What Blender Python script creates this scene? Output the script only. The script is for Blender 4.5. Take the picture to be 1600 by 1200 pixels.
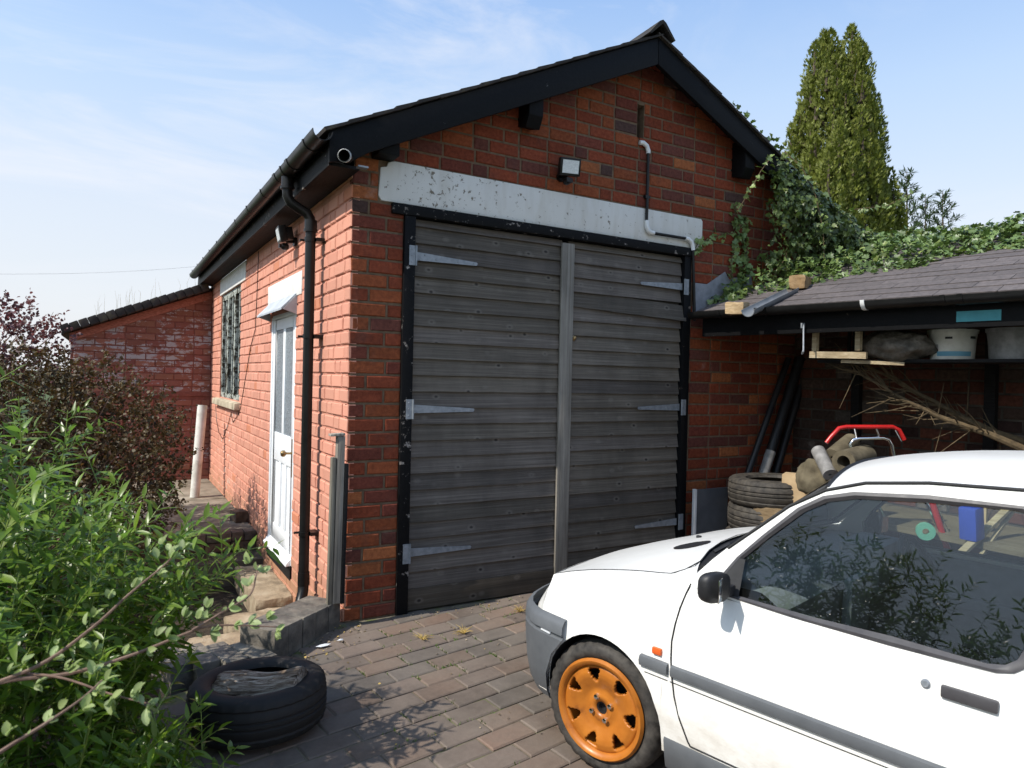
import bpy, bmesh, math, random
import numpy as np
from mathutils import Vector, Matrix, noise as mnoise
for o in list(bpy.data.objects): bpy.data.objects.remove(o)
SC = bpy.context.scene; COL = SC.collection
# ---------------------------------------------------------------- camera
CAMPOS = Vector((-1.25317, -4.12966, 1.49617)); FOC = 1090.2
def cam_axes(a, b, c):
    ca, sa, cb, sb, cc, sc = math.cos(a), math.sin(a), math.cos(b), math.sin(b), math.cos(c), math.sin(c)
    f = Vector((sa*cb, ca*cb, sb)); r = Vector((ca, -sa, 0)); u = r.cross(f)
    return r*cc+u*sc, -r*sc+u*cc, f
CR, CU, CF = cam_axes(0.5257045, -0.0075659, 0.0227798)
cd = bpy.data.cameras.new('camera'); cam = bpy.data.objects.new('camera', cd); COL.objects.link(cam)
cd.sensor_width = 36; cd.lens = 36*FOC/1600; cd.clip_start = 0.05; cd.clip_end = 2000
cam.matrix_world = Matrix(((CR.x, CU.x, -CF.x, CAMPOS.x), (CR.y, CU.y, -CF.y, CAMPOS.y), (CR.z, CU.z, -CF.z, CAMPOS.z), (0, 0, 0, 1)))
SC.camera = cam
cd.dof.use_dof = True; cd.dof.focus_distance = 4.8; cd.dof.aperture_fstop = 6.3
# ---------------------------------------------------------------- sky, sun, exposure
SUN_EL = math.radians(47); SUN_AZ = math.radians(1.5)      # from -X, turned towards -Y
TOSUN = Vector((-math.cos(SUN_AZ)*math.cos(SUN_EL), -math.sin(SUN_AZ)*math.cos(SUN_EL), math.sin(SUN_EL)))
W = bpy.data.worlds.new('World'); SC.world = W; W.use_nodes = True
SC.view_settings.view_transform = 'Standard'; SC.view_settings.look = 'None'
SC.view_settings.exposure = 0.55; SC.view_settings.gamma = 1; SC.view_settings.use_curve_mapping = False
def nd(t, typ, ins=None, **props):
    n = t.nodes.new(typ)
    for k, v in props.items(): setattr(n, k, v)
    for k, v in (ins or {}).items():
        s = n.inputs[k]
        if isinstance(v, bpy.types.NodeSocket): t.links.new(v, s)
        else:
            try: s.default_value = v
            except Exception: s.default_value = (*v, 1)
    return n
def ramp(t, fac, stops, interp='LINEAR'):
    n = t.nodes.new('ShaderNodeValToRGB'); cr = n.color_ramp; cr.interpolation = interp
    while len(cr.elements) < len(stops): cr.elements.new(0.5)
    for e, (p, c) in zip(cr.elements, stops):
        e.position = p; e.color = (*c, 1) if hasattr(c, '__len__') else (c, c, c, 1)
    t.links.new(fac, n.inputs[0]); return n.outputs[0]
def mixc(t, fac, a, b, mode='MIX'):
    n = t.nodes.new('ShaderNodeMix'); n.data_type = 'RGBA'; n.blend_type = mode
    for i, v in ((0, fac), (6, a), (7, b)):
        s = n.inputs[i]
        if isinstance(v, bpy.types.NodeSocket): t.links.new(v, s)
        elif i == 0: s.default_value = v
        else: s.default_value = (*v, 1) if len(v) == 3 else v
    return n.outputs[2]
def mth(t, op, a, b=0.0, clamp=False):
    n = t.nodes.new('ShaderNodeMath'); n.operation = op; n.use_clamp = clamp
    for i, v in ((0, a), (1, b)):
        if isinstance(v, bpy.types.NodeSocket): t.links.new(v, n.inputs[i])
        else: n.inputs[i].default_value = v
    return n.outputs[0]
wt = W.node_tree; wt.nodes.clear()
sky = nd(wt, 'ShaderNodeTexSky', sky_type='NISHITA', sun_disc=False, sun_elevation=SUN_EL,
         sun_rotation=math.atan2(TOSUN.x, TOSUN.y), altitude=100, air_density=1.0, dust_density=2.2, ozone_density=1.6)
tc = nd(wt, 'ShaderNodeTexCoord')
mp = nd(wt, 'ShaderNodeMapping', {'Vector': tc.outputs['Generated'], 'Rotation': (0.25, 0.5, 0.65), 'Scale': (1.3, 5.5, 9.0)})
n1 = nd(wt, 'ShaderNodeTexNoise', {'Vector': mp.outputs[0], 'Scale': 1.5, 'Detail': 9, 'Roughness': 0.62, 'Distortion': 0.7})
mp2 = nd(wt, 'ShaderNodeMapping', {'Vector': tc.outputs['Generated'], 'Scale': (1.2, 1.2, 2.4)})
n2 = nd(wt, 'ShaderNodeTexNoise', {'Vector': mp2.outputs[0], 'Scale': 1.1, 'Detail': 3, 'Roughness': 0.5})
cl = mth(wt, 'MULTIPLY', ramp(wt, n1.outputs[0], [(0.46, 0.0), (0.74, 1.0)]), ramp(wt, n2.outputs[0], [(0.36, 0.0), (0.66, 1.0)]))
sep = nd(wt, 'ShaderNodeSeparateXYZ', {'Vector': tc.outputs['Generated']})
hz = ramp(wt, sep.outputs[2], [(0.0, 0.95), (0.16, 0.82), (0.36, 0.66), (0.55, 0.50), (1.0, 0.25)])
SKYK = 0.15
skyc = mixc(wt, 1.0, sky.outputs[0], (SKYK*0.82, SKYK*1.04, SKYK*1.18), 'MULTIPLY')
skyc = mixc(wt, hz, skyc, ramp(wt, sep.outputs[2], [(0.0, (0.61, 0.61, 0.62)), (0.2, (0.585, 0.605, 0.64)), (0.36, (0.47, 0.57, 0.70)), (0.52, (0.29, 0.44, 0.72)), (0.8, (0.20, 0.34, 0.62))]))
skyc = mixc(wt, mth(wt, 'MULTIPLY', cl, 0.7), skyc, (0.62, 0.64, 0.69))
bg = nd(wt, 'ShaderNodeBackground', {'Color': skyc, 'Strength': 1.0})
wo = nd(wt, 'ShaderNodeOutputWorld', {'Surface': bg.outputs[0]})
sd = bpy.data.lights.new('sun', 'SUN'); sd.energy = 3.7; sd.angle = math.radians(0.53); sd.color = (1.0, 0.94, 0.845)
so = bpy.data.objects.new('sun', sd); COL.objects.link(so); so.location = (-8, -2, 9)
so.rotation_euler = TOSUN.to_track_quat('Z', 'Y').to_euler()
SC.cycles.max_bounces = 10; SC.cycles.transparent_max_bounces = 24
try: SC.cycles.use_denoising = True
except Exception: pass
# ---------------------------------------------------------------- helpers
RND = random.Random(7)
def project(p):
    d = Vector(p)-CAMPOS; z = d.dot(CF)
    if z < 0.05: return None
    return 800+FOC*d.dot(CR)/z, 600-FOC*d.dot(CU)/z, z
def px(u, v, z):
    """point at depth z behind picture point (u, v) of the photograph: used to lay the place out"""
    return CAMPOS+CR*((u-800)/FOC*z)+CU*((600-v)/FOC*z)+CF*z
def tag(o, label=None, cat=None, group=None, kind=None):
    for k, v in (('label', label), ('category', cat), ('group', group), ('kind', kind)):
        if v: o[k] = v
    return o
LOCAL = set()
def wtr(o):
    t = Vector(o.location)
    if o.parent is not None: t = t+o.matrix_parent_inverse.translation+wtr(o.parent)
    return t
def link(o, parent=None):
    COL.objects.link(o)
    if parent is not None:
        o.parent = parent
        if parent.name in LOCAL: LOCAL.add(o.name)
        else: o.matrix_parent_inverse = Matrix.Translation(-wtr(parent))
    return o
def thing(name, loc, label, cat, group=None):
    o = bpy.data.objects.new(name, None); o.empty_display_size = 0.1; o.location = loc
    COL.objects.link(o); return tag(o, label, cat, group)
def mkmesh(name, V, F, mats, mi=None, smooth=False, tint=None):
    me = bpy.data.meshes.new(name); me.from_pydata([tuple(v) for v in V], [], [tuple(f) for f in F])
    for m in (mats if isinstance(mats, (list, tuple)) else [mats]): me.materials.append(m)
    if mi is not None: me.polygons.foreach_set('material_index', mi)
    if smooth: me.polygons.foreach_set('use_smooth', [True]*len(me.polygons))
    a = me.attributes.new('tint', 'FLOAT_COLOR', 'POINT')
    if tint is None: a.data.foreach_set('color', np.ones(len(me.vertices)*4, dtype=np.float32))
    else: a.data.foreach_set('color', np.asarray(tint, dtype=np.float32).ravel())
    me.update(); return me
class MB:
    def __init__(s): s.V = []; s.F = []; s.M = []
    def add(s, V, F, m=0):
        b = len(s.V); s.V += [Vector(v) for v in V]; s.F += [tuple(i+b for i in f) for f in F]; s.M += [m]*len(F); return s
    def box(s, c, size, rot=None, m=0, taper=1.0):
        x, y, z = (q/2 for q in size); V = []
        for k in (-1, 1):
            t = taper if k > 0 else 1
            for i, j in ((-1, -1), (1, -1), (1, 1), (-1, 1)): V.append(Vector((i*x*t, j*y*t, k*z)))
        if rot is not None: V = [rot @ v for v in V]
        c = Vector(c)
        return s.add([v+c for v in V], [(3, 2, 1, 0), (4, 5, 6, 7), (0, 1, 5, 4), (1, 2, 6, 5), (2, 3, 7, 6), (3, 0, 4, 7)], m)
    def bb(s, a, b, m=0):
        return s.box(((a[0]+b[0])/2, (a[1]+b[1])/2, (a[2]+b[2])/2), (abs(b[0]-a[0]), abs(b[1]-a[1]), abs(b[2]-a[2])), None, m)
    def prism(s, poly, d, m=0):
        """poly: planar 3D points, extruded by vector d"""
        n = len(poly); V = [Vector(p) for p in poly]+[Vector(p)+Vector(d) for p in poly]
        F = [tuple(range(n))[::-1], tuple(range(n, 2*n))]+[(i, (i+1) % n, n+(i+1) % n, n+i) for i in range(n)]
        return s.add(V, F, m)
    def bar(s, a, b, w, h=None, m=0, up=(0, 0, 1)):
        a, b = Vector(a), Vector(b); d = b-a; L = d.length; z = d.normalized(); u = Vector(up)
        x = u.cross(z)
        if x.length < 1e-4: x = Vector((1, 0, 0)).cross(z)
        x.normalize(); y = z.cross(x)
        R = Matrix((x, y, z)).transposed()
        return s.box((a+b)/2, (w, h or w, L), R, m)
    def tube(s, P, r, n=10, m=0, cap=True, closed=False):
        P = [Vector(p) for p in P]; k = len(P); rr = r if hasattr(r, '__len__') else [r]*k
        V = []; F = []; x = None
        for i, p in enumerate(P):
            if closed: d = P[(i+1) % k]-P[i-1]
            else: d = P[min(i+1, k-1)]-P[max(i-1, 0)]
            d.normalize()
            if x is None: x = d.orthogonal().normalized()
            else:
                x = x-d*x.dot(d)
                x = x.normalized() if x.length > 1e-5 else d.orthogonal().normalized()
            y = d.cross(x)
            for j in range(n):
                a = 2*math.pi*j/n; V.append(p+(x*math.cos(a)+y*math.sin(a))*rr[i])
        for i in range(k if closed else k-1):
            i2 = (i+1) % k
            for j in range(n):
                j2 = (j+1) % n; F.append((i*n+j, i*n+j2, i2*n+j2, i2*n+j))
        if cap and not closed:
            F.append(tuple(range(n))[::-1]); F.append(tuple((k-1)*n+j for j in range(n)))
        return s.add(V, F, m)
    def lathe(s, prof, n=32, c=(0, 0, 0), axis=(0, 0, 1), m=0, fn=None, close=True, a0=0.0):
        """prof: (radius, height) points turned round axis at c"""
        ax = Vector(axis).normalized(); x = ax.orthogonal().normalized(); y = ax.cross(x); c = Vector(c)
        V = []; F = []; k = len(prof)
        for j in range(n):
            a = 2*math.pi*j/n+a0
            for i, (r, h) in enumerate(prof):
                if fn: r, h = fn(i, j, r, h)
                V.append(c+(x*math.cos(a)+y*math.sin(a))*r+ax*h)
        for j in range(n):
            j2 = (j+1) % n
            for i in range(k if close else k-1):
                i2 = (i+1) % k; F.append((j*k+i, j2*k+i, j2*k+i2, j*k+i2))
        return s.add(V, F, m)
    def grid(s, rows, m=0, flip=False):
        k = len(rows[0]); V = [p for r in rows for p in r]; F = []
        for i in range(len(rows)-1):
            for j in range(k-1):
                q = (i*k+j, i*k+j+1, (i+1)*k+j+1, (i+1)*k+j); F.append(q[::-1] if flip else q)
        return s.add(V, F, m)
    def mirror(s):
        b = len(s.V); s.V += [Vector((v.x, -v.y, v.z)) for v in s.V]
        s.F += [tuple(i+b for i in f)[::-1] for f in s.F]; s.M += list(s.M); return s
    def build(s, name, mats, parent=None, smooth=False, bevel=0, seg=2, color=None, angle=40):
        me = mkmesh(name, s.V, s.F, mats, s.M)
        if smooth or bevel:
            bm = bmesh.new(); bm.from_mesh(me)
            if bevel:
                bmesh.ops.remove_doubles(bm, verts=bm.verts, dist=1e-6)
                ed = [e for e in bm.edges if len(e.link_faces) == 2 and e.calc_face_angle(0) > 0.5]
                bmesh.ops.bevel(bm, geom=ed, offset=bevel, segments=seg, profile=0.6, affect='EDGES', clamp_overlap=True)
            for f in bm.faces: f.smooth = True
            th = math.radians(angle)
            for e in bm.edges:
                e.smooth = not (len(e.link_faces) == 2 and e.calc_face_angle(0) > th)
            bm.to_mesh(me); bm.free()
            at = me.attributes.get('tint'); 
            if at: at.data.foreach_set('color', np.ones(len(me.vertices)*4, dtype=np.float32))
        o = bpy.data.objects.new(name, me); link(o, parent)
        if color: o.color = (*color, 1)
        return o
def build_pair(m, name, mats, parent, **kw):
    m.build(name, mats, parent, **kw)
    q = MB(); q.V = [Vector((v.x, -v.y, v.z)) for v in m.V]; q.F = [f[::-1] for f in m.F]; q.M = list(m.M); q.build(name, mats, parent, **kw)
def struct(o): return tag(o, kind='structure')
# alike pieces: the ones that show largest become objects, the rest one joined part
def pieces(name, items, mats, parent, keep, rest_name, smooth=False, shown=None):
    """items: (key, (V, F), Matrix, colour); alike keys share mesh data"""
    sc = []
    for i, (key, vf, M, c) in enumerate(items):
        p = M.translation; q = project(p); a = -1e9
        ext = max((Vector(v).length for v in vf[0]), default=0.1)
        if q is not None:
            a = ext/q[2]
            if not (-30 < q[0] < 1630 and -30 < q[1] < 1230): a -= 10
            if shown is not None and not shown(p, q): a -= 5
        sc.append((-a, i))
    sc.sort(); top = set(i for _, i in sc[:keep]); cache = {}
    V = []; F = []; T = []
    for i, (key, vf, M, c) in enumerate(items):
        if i in top:
            me = cache.get(key)
            if me is None: me = cache[key] = mkmesh(name, vf[0], vf[1], mats, smooth=smooth)
            o = bpy.data.objects.new(name, me); o.color = (*c, 1); link(o, parent)
            if parent is not None: o.matrix_basis = M
            else: o.matrix_world = M
        else:
            b = len(V); V += [M @ Vector(v) for v in vf[0]]; F += [tuple(j+b for j in f) for f in vf[1]]
            T += [(*c, 1)]*len(vf[0])
    if V:
        me = mkmesh(rest_name, V, F, mats, smooth=smooth, tint=T)
        o = bpy.data.objects.new(rest_name, me); o.color = (1, 1, 1, 1); link(o, parent); tag(o, kind='stuff'); return o
def frame(x, y, z, p): return Matrix(((x[0], y[0], z[0], p[0]), (x[1], y[1], z[1], p[1]), (x[2], y[2], z[2], p[2]), (0, 0, 0, 1)))
# ---------------------------------------------------------------- materials
def newmat(name):
    m = bpy.data.materials.new(name); m.use_nodes = True; t = m.node_tree; t.nodes.clear()
    b = t.nodes.new('ShaderNodeBsdfPrincipled'); o = t.nodes.new('ShaderNodeOutputMaterial'); t.links.new(b.outputs[0], o.inputs[0])
    return m, t, b
def coords(t, kind, scale=(1, 1, 1)):
    if kind == 'world': v = nd(t, 'ShaderNodeNewGeometry').outputs['Position']
    else: v = nd(t, 'ShaderNodeTexCoord').outputs['Object']
    if kind == 'rand':
        r = nd(t, 'ShaderNodeObjectInfo').outputs['Random']
        v = nd(t, 'ShaderNodeVectorMath', {0: v, 1: nd(t, 'ShaderNodeCombineXYZ', {0: mth(t, 'MULTIPLY', r, 37.0), 1: mth(t, 'MULTIPLY', r, 11.0), 2: mth(t, 'MULTIPLY', r, 5.0)}).outputs[0]}, operation='ADD').outputs[0]
    return nd(t, 'ShaderNodeMapping', {'Vector': v, 'Scale': scale}).outputs[0]
def noise(t, v, s, d=5, r=0.6, dist=0.0): return nd(t, 'ShaderNodeTexNoise', {'Vector': v, 'Scale': s, 'Detail': d, 'Roughness': r, 'Distortion': dist}).outputs[0]
def tintcol(t):
    a = nd(t, 'ShaderNodeAttribute', attribute_name='tint').outputs[0]; c = nd(t, 'ShaderNodeObjectInfo').outputs['Color']
    return mixc(t, 1.0, a, c, 'MULTIPLY')
def setb(t, b, col=None, rough=None, metal=None, spec=None, bump=None, bs=0.3, bd=0.01):
    for k, v in (('Base Color', col), ('Roughness', rough), ('Metallic', metal), ('Specular IOR Level', spec)):
        if v is None: continue
        if isinstance(v, bpy.types.NodeSocket): t.links.new(v, b.inputs[k])
        else: b.inputs[k].default_value = (*v, 1) if hasattr(v, '__len__') else v
    if bump is not None:
        n = nd(t, 'ShaderNodeBump', {'Strength': bs, 'Distance': bd, 'Height': bump}); t.links.new(n.outputs[0], b.inputs['Normal'])
def simple(name, stops, scale=8, rough=0.6, metal=0.0, spec=0.4, bs=0.25, bd=0.004, kind='world', stretch=(1, 1, 1), detail=6, bscale=None, tint=False, rvar=0.12):
    m, t, b = newmat(name); v = coords(t, kind, stretch); f = noise(t, v, scale, detail)
    c = ramp(t, f, stops)
    if tint: c = mixc(t, 1.0, c, tintcol(t), 'MULTIPLY')
    f2 = noise(t, v, bscale or scale*4, 4)
    rr = mth(t, 'ADD', mth(t, 'MULTIPLY', f2, rvar*2), rough-rvar)
    setb(t, b, c, rr, metal, spec, f2, bs, bd); return m
def m_brick():
    m, t, b = newmat('brick_face'); v = coords(t, 'world')
    f = noise(t, v, 38, 6, 0.7); g = noise(t, v, 5, 3)
    c = mixc(t, ramp(t, f, [(0.3, 0.0), (0.7, 1.0)]), (0.60, 0.50, 0.46), (1.25, 1.2, 1.12))
    c = mixc(t, 1.0, c, tintcol(t), 'MULTIPLY')
    c = mixc(t, ramp(t, g, [(0.55, 0.0), (0.8, 0.45)]), c, (0.06, 0.045, 0.04))      # soot
    h = noise(t, v, 3.3, 4, 0.65)
    c = mixc(t, ramp(t, h, [(0.64, 0.0), (0.78, 0.35)]), c, (0.42, 0.37, 0.33))      # salt bloom
    setb(t, b, c, 0.86, 0, 0.25, mth(t, 'ADD', f, noise(t, v, 120, 3)), 0.55, 0.004); return m
def m_painted():
    m, t, b = newmat('masonry_paint'); v = coords(t, 'world')
    f = noise(t, v, 9, 6, 0.7); f2 = noise(t, v, 70, 4)
    c = mixc(t, f, (0.92, 0.90, 0.89), (1.06, 1.06, 1.06)); c = mixc(t, 1.0, c, tintcol(t), 'MULTIPLY')
    sp = nd(t, 'ShaderNodeSeparateXYZ', {0: nd(t, 'ShaderNodeNewGeometry').outputs['Position']})
    # bare brick and white plaster where the paint has come away, mostly by the window and low down
    w = noise(t, coords(t, 'world', (1, 1, 1)), 7.5, 8, 0.75)
    nearwin = ramp(t, mth(t, 'ABSOLUTE', mth(t, 'SUBTRACT', sp.outputs[1], 4.85)), [(0.0, 0.13), (0.9, 0.07), (1.0, 0.0)])
    c = mixc(t, ramp(t, mth(t, 'ADD', w, nearwin), [(0.69, 0.0), (0.72, 0.85)]), c, (0.66, 0.60, 0.52))
    w2 = noise(t, coords(t, 'world', (1, 1, 1)), 4.1, 8, 0.7)
    c = mixc(t, ramp(t, w2, [(0.63, 0.0), (0.70, 0.55)]), c, (0.52, 0.20, 0.12))
    low = ramp(t, mth(t, 'ADD', sp.outputs[2], mth(t, 'MULTIPLY', w2, 0.9)), [(0.35, 0.75), (0.72, 0.0)])
    c = mixc(t, low, c, (0.30, 0.17, 0.09))
    setb(t, b, c, 0.8, 0, 0.3, mth(t, 'ADD', f2, mth(t, 'MULTIPLY', f, 1.5)), 0.5, 0.004); return m
def m_oldpaint():
    m, t, b = newmat('flaking_red_paint'); v = coords(t, 'world')
    f = noise(t, v, 10, 7, 0.7)
    c = mixc(t, f, (0.75, 0.7, 0.68), (1.15, 1.15, 1.15)); c = mixc(t, 1.0, c, tintcol(t), 'MULTIPLY')
    w = noise(t, coords(t, 'world', (1, 1, 2.2)), 5.2, 8, 0.75)
    sp = nd(t, 'ShaderNodeSeparateXYZ', {0: nd(t, 'ShaderNodeNewGeometry').outputs['Position']})
    hi = ramp(t, mth(t, 'ABSOLUTE', mth(t, 'SUBTRACT', sp.outputs[2], 1.78)), [(0.0, 0.10), (0.35, 0.05), (0.7, -0.08)])
    c = mixc(t, ramp(t, mth(t, 'ADD', w, hi), [(0.585, 0.0), (0.62, 0.9)]), c, (0.40, 0.38, 0.38))
    setb(t, b, c, 0.85, 0, 0.2, f, 0.6, 0.006); return m
def m_wood(name, c0, c1, c2, knots=True, stretch=(1.6, 60, 60), along='x'):
    m, t, b = newmat(name); st = {'x': stretch, 'y': (stretch[1], stretch[0], stretch[2]), 'z': (stretch[1], stretch[2], stretch[0])}[along]
    v = coords(t, 'rand', st); g = noise(t, v, 1.0, 6, 0.65, 0.6); v2 = coords(t, 'rand', tuple(q*3 for q in st)); g2 = noise(t, v2, 1.0, 3)
    c = ramp(t, g, [(0.28, c0), (0.5, c1), (0.74, c2)])
    c = mixc(t, mth(t, 'MULTIPLY', ramp(t, g2, [(0.54, 0.0), (0.76, 1.0)]), 0.42), c, tuple(q*0.35 for q in c0))
    c = mixc(t, 1.0, c, tintcol(t), 'MULTIPLY')
    h = mth(t, 'ADD', g, g2)
    big = noise(t, coords(t, 'world', (1.6, 1.6, 0.8)), 1.7, 5, 0.65)
    c = mixc(t, 1.0, c, ramp(t, big, [(0.3, 0.66), (0.55, 1.0), (0.75, 1.16)]), 'MULTIPLY')
    if knots:
        kv = coords(t, 'rand', (6.0, 9.0, 9.0) if along == 'x' else (9.0, 9.0, 5.0))
        vo = nd(t, 'ShaderNodeTexVoronoi', {'Vector': kv, 'Scale': 1.0, 'Randomness': 1.0}).outputs['Distance']
        k = ramp(t, vo, [(0.035, 0.95), (0.06, 0.6), (0.10, 0.0)])
        c = mixc(t, k, c, (0.016, 0.012, 0.01)); 
        ring = ramp(t, vo, [(0.07, 0.0), (0.12, 0.28), (0.22, 0.0)])
        c = mixc(t, ring, c, tuple(min(1, q*1.35) for q in c2))
    setb(t, b, c, 0.72, 0, 0.35, h, 0.5, 0.003); return m
def m_peel(name, paint, bare, thr=0.6, rough=0.45):
    m, t, b = newmat(name); v = coords(t, 'world'); w = noise(t, v, 14, 8, 0.75); f = noise(t, v, 60, 3)
    k = ramp(t, w, [(thr, 0.0), (thr+0.03, 1.0)])
    c = mixc(t, k, mixc(t, f, paint, tuple(min(1, q*1.6+0.004) for q in paint)), mixc(t, f, bare, tuple(q*0.6 for q in bare)))
    r = mth(t, 'ADD', mth(t, 'MULTIPLY', k, 0.35), rough)
    setb(t, b, c, r, 0, 0.10, mth(t, 'ADD', mth(t, 'MULTIPLY', k, -0.6), f), 0.4, 0.003); return m
def m_lintel():
    m, t, b = newmat('lintel_paint'); v = coords(t, 'world'); w = noise(t, v, 26, 8, 0.72); big = noise(t, v, 2.1, 4)
    sp = nd(t, 'ShaderNodeSeparateXYZ', {0: nd(t, 'ShaderNodeNewGeometry').outputs['Position']})
    lf = ramp(t, sp.outputs[0], [(0.25, 0.02), (0.45, 0.085), (0.9, 0.055), (1.0, 0.035)])
    k = ramp(t, mth(t, 'ADD', w, lf), [(0.645, 0.0), (0.67, 1.0)])
    c = mixc(t, big, (0.60, 0.585, 0.55), (0.72, 0.71, 0.67))
    st = noise(t, coords(t, 'world', (6, 6, 1.2)), 1.5, 5)
    c = mixc(t, ramp(t, st, [(0.48, 0.0), (0.75, 0.5)]), c, (0.46, 0.42, 0.34))
    c = mixc(t, k, c, (0.20, 0.17, 0.13))
    setb(t, b, c, 0.75, 0, 0.3, mth(t, 'SUBTRACT', noise(t, v, 90, 4), k), 0.5, 0.003); return m
def m_leaf(name, a, bcol, gloss=0.4, trans=0.3, tcol=None, under=None):
    m = bpy.data.materials.new(name); m.use_nodes = True; t = m.node_tree; t.nodes.clear()
    o = t.nodes.new('ShaderNodeOutputMaterial'); v = coords(t, 'world'); f = noise(t, v, 14, 3)
    c = mixc(t, f, a, bcol); c = mixc(t, 1.0, c, tintcol(t), 'MULTIPLY')
    if under is not None: c = mixc(t, nd(t, 'ShaderNodeNewGeometry').outputs['Backfacing'], c, under)
    p = nd(t, 'ShaderNodeBsdfPrincipled', {'Base Color': c, 'Roughness': gloss, 'Specular IOR Level': 0.5})
    tr = nd(t, 'ShaderNodeBsdfTranslucent', {'Color': mixc(t, 1.0, c, tcol or (1.6, 1.9, 0.7), 'MULTIPLY')})
    mx = nd(t, 'ShaderNodeMixShader', {0: trans, 1: p.outputs[0], 2: tr.outputs[0]}); t.links.new(mx.outputs[0], o.inputs[0]); return m
def m_glass(name, tintc=(0.75, 0.85, 0.82), rough=0.02, dirt=0.04):
    m = bpy.data.materials.new(name); m.use_nodes = True; t = m.node_tree; t.nodes.clear()
    o = t.nodes.new('ShaderNodeOutputMaterial'); fr = nd(t, 'ShaderNodeFresnel', {'IOR': 1.58})
    tr = nd(t, 'ShaderNodeBsdfTransparent', {'Color': tintc}); gl = nd(t, 'ShaderNodeBsdfGlossy', {'Color': (1, 1, 1), 'Roughness': rough})
    mx = nd(t, 'ShaderNodeMixShader', {0: fr.outputs[0], 1: tr.outputs[0], 2: gl.outputs[0]})
    df = nd(t, 'ShaderNodeBsdfDiffuse', {'Color': (0.6, 0.62, 0.6)})
    mx2 = nd(t, 'ShaderNodeMixShader', {0: dirt, 1: mx.outputs[0], 2: df.outputs[0]}); t.links.new(mx2.outputs[0], o.inputs[0]); return m
def m_paver():
    m, t, b = newmat('paver_clay'); v = coords(t, 'world'); f = noise(t, v, 45, 6, 0.7); g = noise(t, v, 3.2, 5, 0.6); gr = noise(t, v, 260, 2)
    c = mixc(t, f, (0.6, 0.6, 0.6), (1.3, 1.28, 1.24)); c = mixc(t, 1.0, c, tintcol(t), 'MULTIPLY')
    c = mixc(t, ramp(t, g, [(0.35, 0.05), (0.7, 0.6)]), c, (0.195, 0.162, 0.13))
    c = mixc(t, ramp(t, gr, [(0.66, 0.0), (0.78, 0.5)]), c, (0.30, 0.28, 0.25))
    st = noise(t, v, 1.3, 6, 0.7); c = mixc(t, 1.0, c, ramp(t, st, [(0.34, 0.60), (0.5, 0.95), (0.7, 1.12)]), 'MULTIPLY')
    setb(t, b, c, 0.78, 0, 0.35, mth(t, 'ADD', f, gr), 0.5, 0.003); return m
def m_tyre(name, dust):
    m, t, b = newmat(name); v = coords(t, 'object'); f = noise(t, v, 22, 5, 0.65); g = noise(t, v, 160, 2)
    c = ramp(t, f, [(0.3, (0.014, 0.013, 0.013)), (0.75, dust)])
    setb(t, b, c, 0.72, 0, 0.35, g, 0.3, 0.001); return m
def m_log():
    m, t, b = newmat('dead_wood'); v = coords(t, 'object', (24, 24, 3)); f = noise(t, v, 1.6, 8, 0.7, 1.2)
    c = ramp(t, f, [(0.34, (0.022, 0.015, 0.010)), (0.46, (0.18, 0.13, 0.092)), (0.62, (0.54, 0.45, 0.36))])
    setb(t, b, c, 0.9, 0, 0.15, f, 1.0, 0.02); return m
def m_carpaint():
    m, t, b = newmat('white_car_paint'); v = coords(t, 'object'); f = noise(t, v, 3, 5); g = noise(t, coords(t, 'object', (1, 1, 2)), 9, 7, 0.7)
    c = mixc(t, f, (0.76, 0.745, 0.705), (0.82, 0.81, 0.78)); sp = nd(t, 'ShaderNodeSeparateXYZ', {0: v})
    road = mth(t, 'MULTIPLY', ramp(t, sp.outputs[2], [(0.25, 1.0), (0.55, 0.12), (0.8, 0.0)]), ramp(t, g, [(0.35, 0.05), (0.75, 0.8)]))      # road film on the lower panels
    c = mixc(t, road, c, (0.40, 0.34, 0.26)); sk = noise(t, v, 120, 2); c = mixc(t, ramp(t, sk, [(0.70, 0.0), (0.78, 0.35)]), c, (0.35, 0.30, 0.25))
    setb(t, b, c, mth(t, 'ADD', mth(t, 'MULTIPLY', g, 0.12), 0.14), 0, 0.32); return m
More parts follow.
